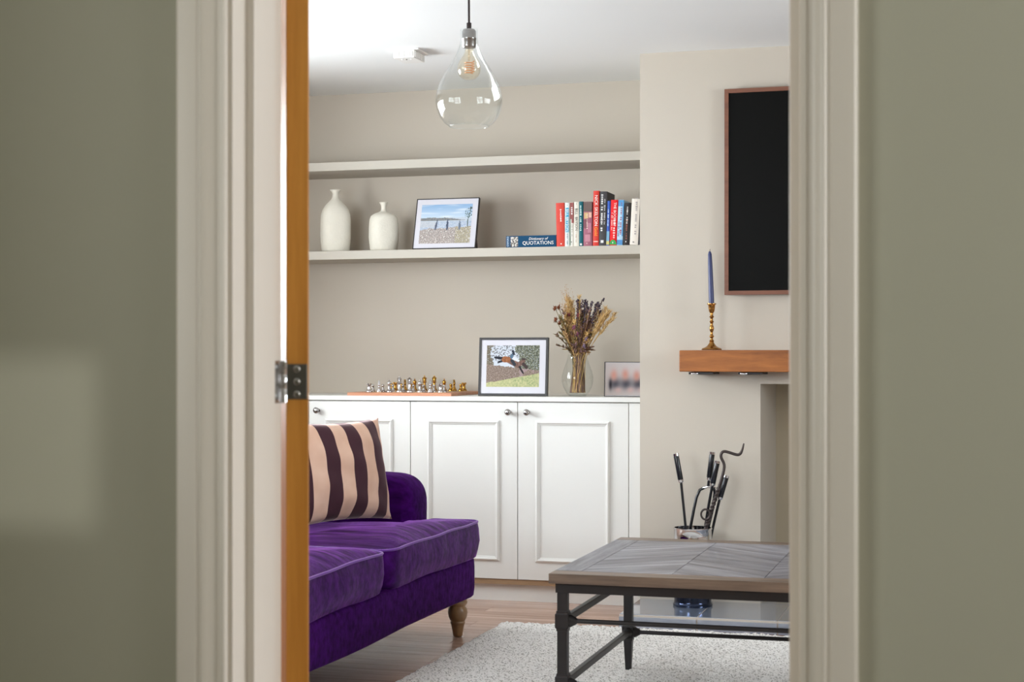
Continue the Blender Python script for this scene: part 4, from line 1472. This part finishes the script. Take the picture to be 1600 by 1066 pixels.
book(-1.6975, -1.6575, H0, (156, 96, 112), 'wide mauve paperback with a dark pictorial spine', 0.0,
     [('~xxx xxxxxxx', 0.010, 0.45, 0.55, (226, 200, 190), 'spine'), ('~x', 0.010, 0.45, 0.06, (230, 210, 200), 'flat')],
     [(0.02, 0.98, 0.78, 0.995, (96, 76, 70)), (0.10, 0.55, 0.62, 0.755, (196, 164, 110)), (0.6, 0.95, 0.64, 0.76, (214, 168, 150)), (0.04, 0.5, 0.40, 0.60, (120, 64, 76)), (0.5, 0.9, 0.30, 0.52, (176, 112, 130)), (0.2, 0.8, 0.10, 0.26, (186, 124, 138))])
book(-1.654, -1.6275, 0.247, (208, 62, 52), 'tall red hardback with white capitals running down the spine', 0.6,
     [('NICK SKELTON', 0.0200, 0.52, 0.64, WHT, 'spine'), ('Gold', 0.0200, 0.52, 0.26, (246, 168, 40), 'spine')],
     [(0.1, 0.9, 0.07, 0.085, (246, 200, 190))], depth=0.158)
book(-1.626, -1.594, 0.243, (68, 66, 68), 'tall charcoal hardback with two lines of white lettering', 1.4,
     [('~xxxxx xx xxxxxx xx', 0.0150, 0.34, 0.60, (226, 224, 222), 'spine'), ('~xxx xxxx xxxxx xx', 0.0110, 0.72, 0.62, (190, 188, 186), 'spine')],
     [(0.25, 0.65, 0.05, 0.10, (214, 214, 214))], depth=0.158)
book(-1.5925, -1.5790, H0 + 0.001, (58, 92, 178), 'slim bright blue paperback squeezed beside a glossy red one', 1.8,
     [('~xxx xxx xxxxx', 0.0095, 0.45, 0.62, (200, 220, 244), 'spine')],
     [(0.02, 0.98, 0.10, 0.32, (112, 160, 190)), (0.02, 0.98, 0.02, 0.10, (196, 186, 110))])
book(-1.5775, -1.5460, 0.2035, (224, 22, 30), 'glossy bright red paperback with a green disc at the spine foot', 2.0,
     [('THE BOOK OF', 0.0165, 0.62, 0.68, WHT, 'spine'), ('~xx xxxxx', 0.0175, 0.62, 0.34, (250, 214, 206), 'spine'), ('~x xxx xxxxx xxx', 0.0085, 0.26, 0.52, (250, 200, 190), 'spine')], [])
# its green disc
bm = bm_new()
disc = [(0.0150 * math.cos(a_) * 1.0, max(0.0006, 0.0035 + 0.0215 * math.sin(a_))) for a_ in [math.pi * k / 20 for k in range(21)]]
prism(bm, [(x - 0.01575, z) for x, z in disc], -0.0010, 0.0030, 'Y')
rb = [o for o in COL.objects if o.get('label', '').startswith('glossy bright red')][0]
g = obj('spine_badge', bm, ink((22, 156, 62)), rb, local=True)
text(g, '~x', 0.012, (-0.0145, -0.0015, 0.0125), ink(WHT), 'flat')
book(-1.5445, -1.5180, 0.2025, (176, 206, 228), 'pale blue and white paperback between the red and the black ones', 2.3,
     [('~xx xxxx xx xxx xxx', 0.0130, 0.58, 0.58, (150, 60, 90), 'spine'), ('~xxx xxx xxxxx', 0.0085, 0.24, 0.36, (40, 60, 100), 'spine')],
     [(0.02, 0.98, 0.86, 0.995, (70, 142, 196)), (0.80, 0.98, 0.2, 0.86, (60, 136, 190)), (0.02, 0.98, 0.01, 0.12, (64, 130, 186))])
book(-1.5165, -1.4870, 0.189, (46, 42, 42), 'black paperback with white and dull red spine lettering', 2.6,
     [('~xxxxx xxxx', 0.0125, 0.5, 0.70, (226, 222, 218), 'spine'), ('~x xxxxx xxxx', 0.0120, 0.5, 0.36, (150, 78, 60), 'spine'), ('~x', 0.010, 0.5, 0.08, WHT, 'flat')])
book(-1.4855, -1.4480, 0.2055, (224, 216, 206), 'wide cream paperback with faint grey lettering, last of the pale ones', 2.9,
     [('~x xxxxx xxxx xx xx', 0.0150, 0.62, 0.62, (160, 152, 150), 'spine'), ('~xx', 0.008, 0.5, 0.06, (80, 76, 76), 'flat')])
book(-1.4465, -1.4260, 0.200, (48, 44, 44), 'dark book at the end of the row against the chimney breast', 3.2)

# lettering becomes plain mesh
bpy.context.view_layer.update()
dg = bpy.context.evaluated_depsgraph_get()
for o in LETTERING:
    me = bpy.data.meshes.new_from_object(o.evaluated_get(dg))
    q = bpy.data.objects.new('title', me)
    COL.objects.link(q)
    q.parent = o.parent
    q.location, q.rotation_euler, q.scale = o.location, o.rotation_euler, o.scale
    cu = o.data
    bpy.data.objects.remove(o)
    bpy.data.curves.remove(cu)

# ------------------------------------------------------------------ chess set
CBX0, CBY0, SQ, BRD, CBT = -2.757, 6.806, 0.0496, 0.0516, 0.0150
CBZ = 0.907
cb = thing('chess_board', 'wooden chess board with a pinkish brown edge lying on the worktop', 'chess board', (CBX0 + 0.25, CBY0 + 0.25, CBZ))
CBW = 8 * SQ + 2 * BRD
obj('frame', box(bm_new(), CBX0, CBX0 + CBW, CBY0, CBY0 + CBW, CBZ, CBZ + CBT - 0.0006), 'board_frame', cb, bevel=0.001)
sqm = {}
for i in range(8):
    for j in range(8):
        k = (i + j) % 2
        if k not in sqm:
            bm = box(bm_new(), -SQ / 2 + 0.0002, SQ / 2 - 0.0002, -SQ / 2 + 0.0002, SQ / 2 - 0.0002, -0.0010, 0.0)
            o = obj('square', bm, 'sq_light' if k else 'sq_dark', cb, local=True)
            sqm[k] = o.data
        else:
            o = bpy.data.objects.new('square', sqm[k])
            COL.objects.link(o)
            o.parent = cb
        o.location = (CBX0 + BRD + SQ * (i + .5) - cb.location.x, CBY0 + BRD + SQ * (j + .5) - cb.location.y, CBT)

def base_prof(r):
    return [(r, 0), (r * 1.02, 0.002), (r * 0.98, 0.0045), (r * 0.80, 0.006), (r * 0.86, 0.008), (r * 0.62, 0.0115)]
def chess_mesh(kind):
    bm = bm_new()
    if kind == 'pawn':
        lathe(bm, base_prof(0.0125) + [(0.0055, 0.0165), (0.0045, 0.0205), (0.0075, 0.0215), (0.0045, 0.0230), (0.0068, 0.0262), (0.0075, 0.0292), (0.0062, 0.0325), (0.0035, 0.0345), (0.0005, 0.035)], 16)
    elif kind == 'rook':
        lathe(bm, base_prof(0.0140) + [(0.0080, 0.016), (0.0072, 0.027), (0.0078, 0.030), (0.0105, 0.032), (0.0110, 0.0345), (0.0075, 0.0345), (0.0070, 0.032)], 16)
        for k in range(4):
            a_ = R(45 + 90 * k)
            x, y = 0.0088 * math.cos(a_), 0.0088 * math.sin(a_)
            box(bm, x - 0.003, x + 0.003, y - 0.003, y + 0.003, 0.0340, 0.0395)
    elif kind == 'bishop':
        lathe(bm, base_prof(0.0140) + [(0.0068, 0.019), (0.0052, 0.027), (0.0098, 0.0285), (0.0100, 0.030), (0.0058, 0.0315), (0.0085, 0.036), (0.0096, 0.041), (0.0080, 0.046), (0.0045, 0.0495), (0.0022, 0.0515), (0.0036, 0.054), (0.0028, 0.0565), (0.0004, 0.058)], 16)
    elif kind in ('king', 'queen'):
        lathe(bm, base_prof(0.0152) + [(0.0075, 0.020), (0.0056, 0.032), (0.0060, 0.038), (0.0110, 0.0400), (0.0112, 0.0420), (0.0060, 0.0425)], 16)
        for k in range(4):
            a_ = R(45 + 90 * k)
            x, y = 0.0082 * math.cos(a_), 0.0082 * math.sin(a_)
            tube(bm, [(x, y, 0.041), (x, y, 0.0575)], 0.0017, 6)
        lathe(bm, [(0.0042, 0.042), (0.0050, 0.048), (0.0042, 0.057)], 12)
        if kind == 'king':
            lathe(bm, [(0.0112, 0.0570), (0.0118, 0.0600), (0.0085, 0.0630), (0.0045, 0.0660), (0.0025, 0.0672)], 16)
            box(bm, -0.0011, 0.0011, -0.0011, 0.0011, 0.0665, 0.0745)
            box(bm, -0.0032, 0.0032, -0.0010, 0.0010, 0.0695, 0.0715)
        else:
            lathe(bm, [(0.0112, 0.0570), (0.0116, 0.0590), (0.0100, 0.0625), (0.0070, 0.0660), (0.0030, 0.0680), (0.0034, 0.0700), (0.0025, 0.0722), (0.0004, 0.073)], 16)
    else:
        lathe(bm, base_prof(0.0140) + [(0.0085, 0.014), (0.0088, 0.0165)], 16)
        pr = [(-0.0085, 0.0160), (0.0085, 0.0160), (0.0088, 0.0230), (0.0070, 0.0290), (0.0085, 0.0330), (0.0060, 0.0420), (0.0020, 0.0490), (-0.0010, 0.0540), (-0.0020, 0.0500), (-0.0060, 0.0470), (-0.0110, 0.0390), (-0.0135, 0.0340), (-0.0115, 0.0310), (-0.0050, 0.0340), (-0.0020, 0.0330), (-0.0060, 0.0250)]
        prism(bm, pr, -0.0045, 0.0045, 'Y')
    return bm
cm = {}
def chess(kind, metal, col, rowi, where='', rz=0):
    key = (kind, metal)
    nm = 'chess_' + kind
    word = 'silver' if metal == 'chess_silver' else 'brass'
    if key not in cm:
        o = obj(nm, chess_mesh(kind), metal, smooth=35)
        cm[key] = o.data
        if kind == 'knight':
            bv = o.modifiers.new('bevel', 'BEVEL'); bv.width = 0.0012; bv.segments = 2; bv.limit_method = 'ANGLE'
    else:
        o = bpy.data.objects.new(nm, cm[key])
        COL.objects.link(o)
        if kind == 'knight':
            bv = o.modifiers.new('bevel', 'BEVEL'); bv.width = 0.0012; bv.segments = 2; bv.limit_method = 'ANGLE'
    o.location = (CBX0 + BRD + SQ * (col + .5), CBY0 + BRD + SQ * (rowi + .5), CBZ + CBT)
    o.rotation_euler = (0, 0, rz)
    desc = {'pawn': 'small %s metal chess pawn with a round knob head', 'rook': '%s metal chess rook with a notched top', 'knight': '%s metal chess knight with a horse head',
            'bishop': '%s metal chess bishop with a pointed top', 'king': '%s metal chess king with a cross above its lantern head', 'queen': '%s metal chess queen with a domed lantern head'}[kind] % word
    if where:
        desc = desc.replace(' with a round knob head', '') + where
    tag(o, desc, 'chess piece', '%s chess %ss' % (word, kind))
order = ['rook', 'knight', 'bishop', 'queen', 'king', 'bishop', 'knight', 'rook']
def side_word(order, i):
    """which wing of its army a piece stands on"""
    return 'king' if (i < 4) == (order.index('king') < 4) else 'queen'
def where_of(order, i, word):
    k, w_ = order[i], side_word(order, i)
    back = '' if k in ('king', 'queen') else ' on the %s side of its rank' % w_
    nm = k if k in ('king', 'queen') else '%s on the %s side' % (k, w_)
    return back, ' standing before the %s %s' % (word, nm)
for i, k in enumerate(order):
    bk_, pw_ = where_of(order, i, 'silver')
    chess(k, 'chess_silver', i, 0, bk_, R(-60) if k == 'knight' else 0)
    chess('pawn', 'chess_silver', i, 1, pw_)
order_b = ['rook', 'knight', 'bishop', 'king', 'queen', 'bishop', 'knight', 'rook']
for i, k in enumerate(order_b):
    bk_, pw_ = where_of(order_b, i, 'brass')
    chess('pawn', 'chess_brass', i, 6, pw_)
    chess(k, 'chess_brass', i, 7, bk_, R(120) if k == 'knight' else 0)

# ------------------------------------------------------------------ glass vase with dried flowers
VX, VY, VZ = -1.714, 6.965, 0.907
gv = thing('glass_vase', 'clear round-bellied glass vase holding dried flowers on the worktop', 'vase', (VX, VY, VZ))
bm = bm_new()
lathe(bm, [(0.036, 0.0005), (0.040, 0.003), (0.052, 0.018), (0.064, 0.040), (0.0705, 0.066), (0.0705, 0.088), (0.064, 0.115), (0.054, 0.142), (0.046, 0.166), (0.043, 0.180), (0.045, 0.186)], 44, (VX, VY, VZ), cap1=False)
obj('bowl', bm, 'glass', gv, smooth=60)
bm = bm_new()
lathe(bm, [(0.034, 0.003), (0.038, 0.006), (0.036, 0.011), (0.001, 0.012)], 32, (VX, VY, VZ))
obj('glass_foot', bm, 'glass', gv, smooth=60)

DRY = {'straw': rgb(206, 170, 108), 'tan': rgb(176, 138, 96), 'brown': rgb(128, 98, 78), 'mauve': rgb(134, 104, 104), 'lavender': rgb(72, 62, 76), 'rust': rgb(134, 74, 44), 'red': rgb(128, 62, 62), 'pink': rgb(150, 92, 112), 'wheat': rgb(214, 182, 126), 'olive': rgb(120, 106, 62), 'violet': rgb(138, 118, 140)}
for k, v in DRY.items():
    M['dry_' + k] = plain('dried_' + k, v, 0.85, var=0.3, nscale=90)
bq = thing('dried_bouquet', 'bunch of dried grasses, lavender and russet flowers standing in the glass vase', 'dried flowers', (VX, VY, VZ + 0.013))
def stem_path(top, ph, r0=0.034, r1=0.037):
    a_ = ph
    b = Vector((VX + r0 * math.cos(a_), VY + r0 * math.sin(a_), VZ + 0.016))
    top = Vector(top)
    nk_dir = (Vector((top.x - VX, top.y - VY, 0)))
    nk = Vector((VX, VY, VZ + 0.185)) + nk_dir * 0.22
    off = Vector((nk.x - VX, nk.y - VY, 0))
    if off.length > r1:
        nk -= off * (1 - r1 / off.length)
    pts = [b, b.lerp(nk, .5), nk, nk.lerp(top, .5) + Vector((0, 0, 0.012)), top]
    return chaikin(pts, 2)
def leafy(bm, path, t0, t1, n, L, wd, droop=0.3):
    for k in range(n):
        t = t0 + (t1 - t0) * random.random()
        i = min(len(path) - 2, int(t * (len(path) - 1)))
        p = path[i].lerp(path[i + 1], t * (len(path) - 1) - i)
        ax = (path[i + 1] - path[i]).normalized()
        a_ = random.random() * 6.283
        sd = Vector((math.cos(a_), math.sin(a_), 0))
        d = (ax * (0.5 + random.random() * .5) + sd * (0.4 + random.random() * droop)).normalized()
        l = L * (0.6 + 0.8 * random.random())
        nn = d.cross(Vector((random.random() - .5, random.random() - .5, random.random() - .5))).normalized() * wd
        q = p + d * l
        v = [bm.verts.new(p), bm.verts.new(p + d * l * .5 + nn), bm.verts.new(q), bm.verts.new(p + d * l * .5 - nn)]
        bm.faces.new(v)
        n2 = d.cross(nn).normalized() * wd * 0.5
        w_ = bm.verts.new(p + d * l * .5 + n2)
        bm.faces.new((v[0], v[1], w_)); bm.faces.new((v[1], v[2], w_)); bm.faces.new((v[2], v[3], w_)); bm.faces.new((v[3], v[0], w_))
def ball(bm, c, r, n=7):
    lathe(bm, [(r * math.sin(math.pi * k / n), -r * math.cos(math.pi * k / n)) for k in range(n + 1)], 7, tuple(c))
def flower(kind, top, stem_mat):
    ph = random.random() * 6.283
    path = stem_path(top, ph)
    bm = bm_new()
    tube(bm, path, 0.0013 + 0.0009 * random.random(), 5)
    if kind in ('filler', 'twig'):
        leafy(bm, path, 0.35, 0.98, 26, 0.016, 0.0018)
    st = obj('stem', bm, stem_mat, bq, smooth=180)
    tp = path[-1]
    bm = bm_new()
    if kind == 'lavender':
        n = 26
        for k in range(n):
            t = k / n
            i = len(path) - 1 - t * 5
            i0 = max(0, int(i)); p = path[i0].lerp(path[min(i0 + 1, len(path) - 1)], i - i0)
            ball(bm, p + Vector(((random.random() - .5) * .009, (random.random() - .5) * .009, (random.random() - .5) * .006)), 0.0022 + 0.0018 * random.random(), 4)
        obj('flower_head', bm, 'dry_lavender', st, smooth=180)
    elif kind in ('rust', 'red', 'pink', 'violet'):
        for k in range(34):
            d = Vector((random.gauss(0, 1), random.gauss(0, 1), random.gauss(0, 1))).normalized()
            l = 0.011 + 0.007 * random.random()
            nn = d.cross(Vector((0.3, 0.2, 1))).normalized() * 0.0034
            p, q = tp + d * 0.002, tp + d * l
            v = [bm.verts.new(p), bm.verts.new((p + q) / 2 + nn), bm.verts.new(q), bm.verts.new((p + q) / 2 - nn)]
            bm.faces.new(v)
        ball(bm, tp, 0.0065, 5)
        obj('flower_head', bm, 'dry_' + kind, st)
    elif kind == 'wheat':
        leafy(bm, path, 0.70, 1.0, 120, 0.020, 0.0014, 0.35)
        obj('plume', bm, 'dry_wheat', st)
    elif kind == 'airy':
        for k in range(26):
            q = tp + Vector((random.gauss(0, .013), random.gauss(0, .013), random.gauss(-.012, .022)))
            tube(bm, [tp - Vector((0, 0, .035)), q], 0.0003, 3)
            ball(bm, q, 0.0014 + 0.0006 * random.random(), 4)
        obj('seed_spray', bm, 'dry_tan', st)
    elif kind in ('filler', 'twig'):
        leafy(bm, path, 0.55, 1.0, 44, 0.016, 0.0030, 0.6)
        obj('leaves', bm, random.choice(['dry_brown', 'dry_mauve', 'dry_tan', 'dry_olive', 'dry_straw']), st)
def P(dx, z, sp=0.05):
    return (VX + dx, VY - 0.010 + (random.random() - .5) * 2 * sp, z)
# positions across the fan: russet at one side, lavender and grasses at the other
for dx, z in ((-0.098, 1.302), (-0.086, 1.306), (-0.094, 1.250), (-0.080, 1.238)):
    flower('rust', P(dx, z, .02), 'dry_olive')
for dx, z in ((-0.098, 1.182), (-0.075, 1.19), (-0.085, 1.135), (-0.06, 1.29)):
    flower('twig', P(dx, z, .03), 'dry_olive')
for k in range(24):
    flower('lavender', P(0.004 + 0.112 * random.random(), 1.285 + 0.062 * random.random()), 'dry_brown')
for k in range(8):
    flower('rust' if k % 2 else 'red', P(-0.062 + 0.04 * random.random(), 1.225 + 0.07 * random.random(), .05), 'dry_tan')
for k in range(7):
    flower('red', P(0.01 + 0.06 * random.random(), 1.215 + 0.07 * random.random(), .05), 'dry_brown')
for k in range(7):
    flower('pink', P(-0.035 + 0.075 * random.random(), 1.165 + 0.06 * random.random(), .055), 'dry_mauve')
for k in range(4):
    flower('violet', P(0.0 + 0.06 * random.random(), 1.13 + 0.06 * random.random(), .055), 'dry_mauve')
for k in range(9):
    flower('wheat', P(0.100 + 0.072 * random.random(), 1.235 + 0.065 * random.random(), .03), 'dry_straw')
for k in range(6):
    flower('wheat', P(-0.05 + 0.07 * random.random(), 1.290 + 0.065 * random.random(), .03), 'dry_straw')
for k in range(6):
    flower('airy', P(-0.075 + 0.06 * random.random(), 1.315 + 0.05 * random.random(), .03), 'dry_straw')
for k in range(84):
    flower('filler', P(-0.066 + 0.136 * random.random(), 1.10 + 0.19 * random.random(), .05), random.choice(['dry_tan', 'dry_mauve', 'dry_brown', 'dry_straw']))
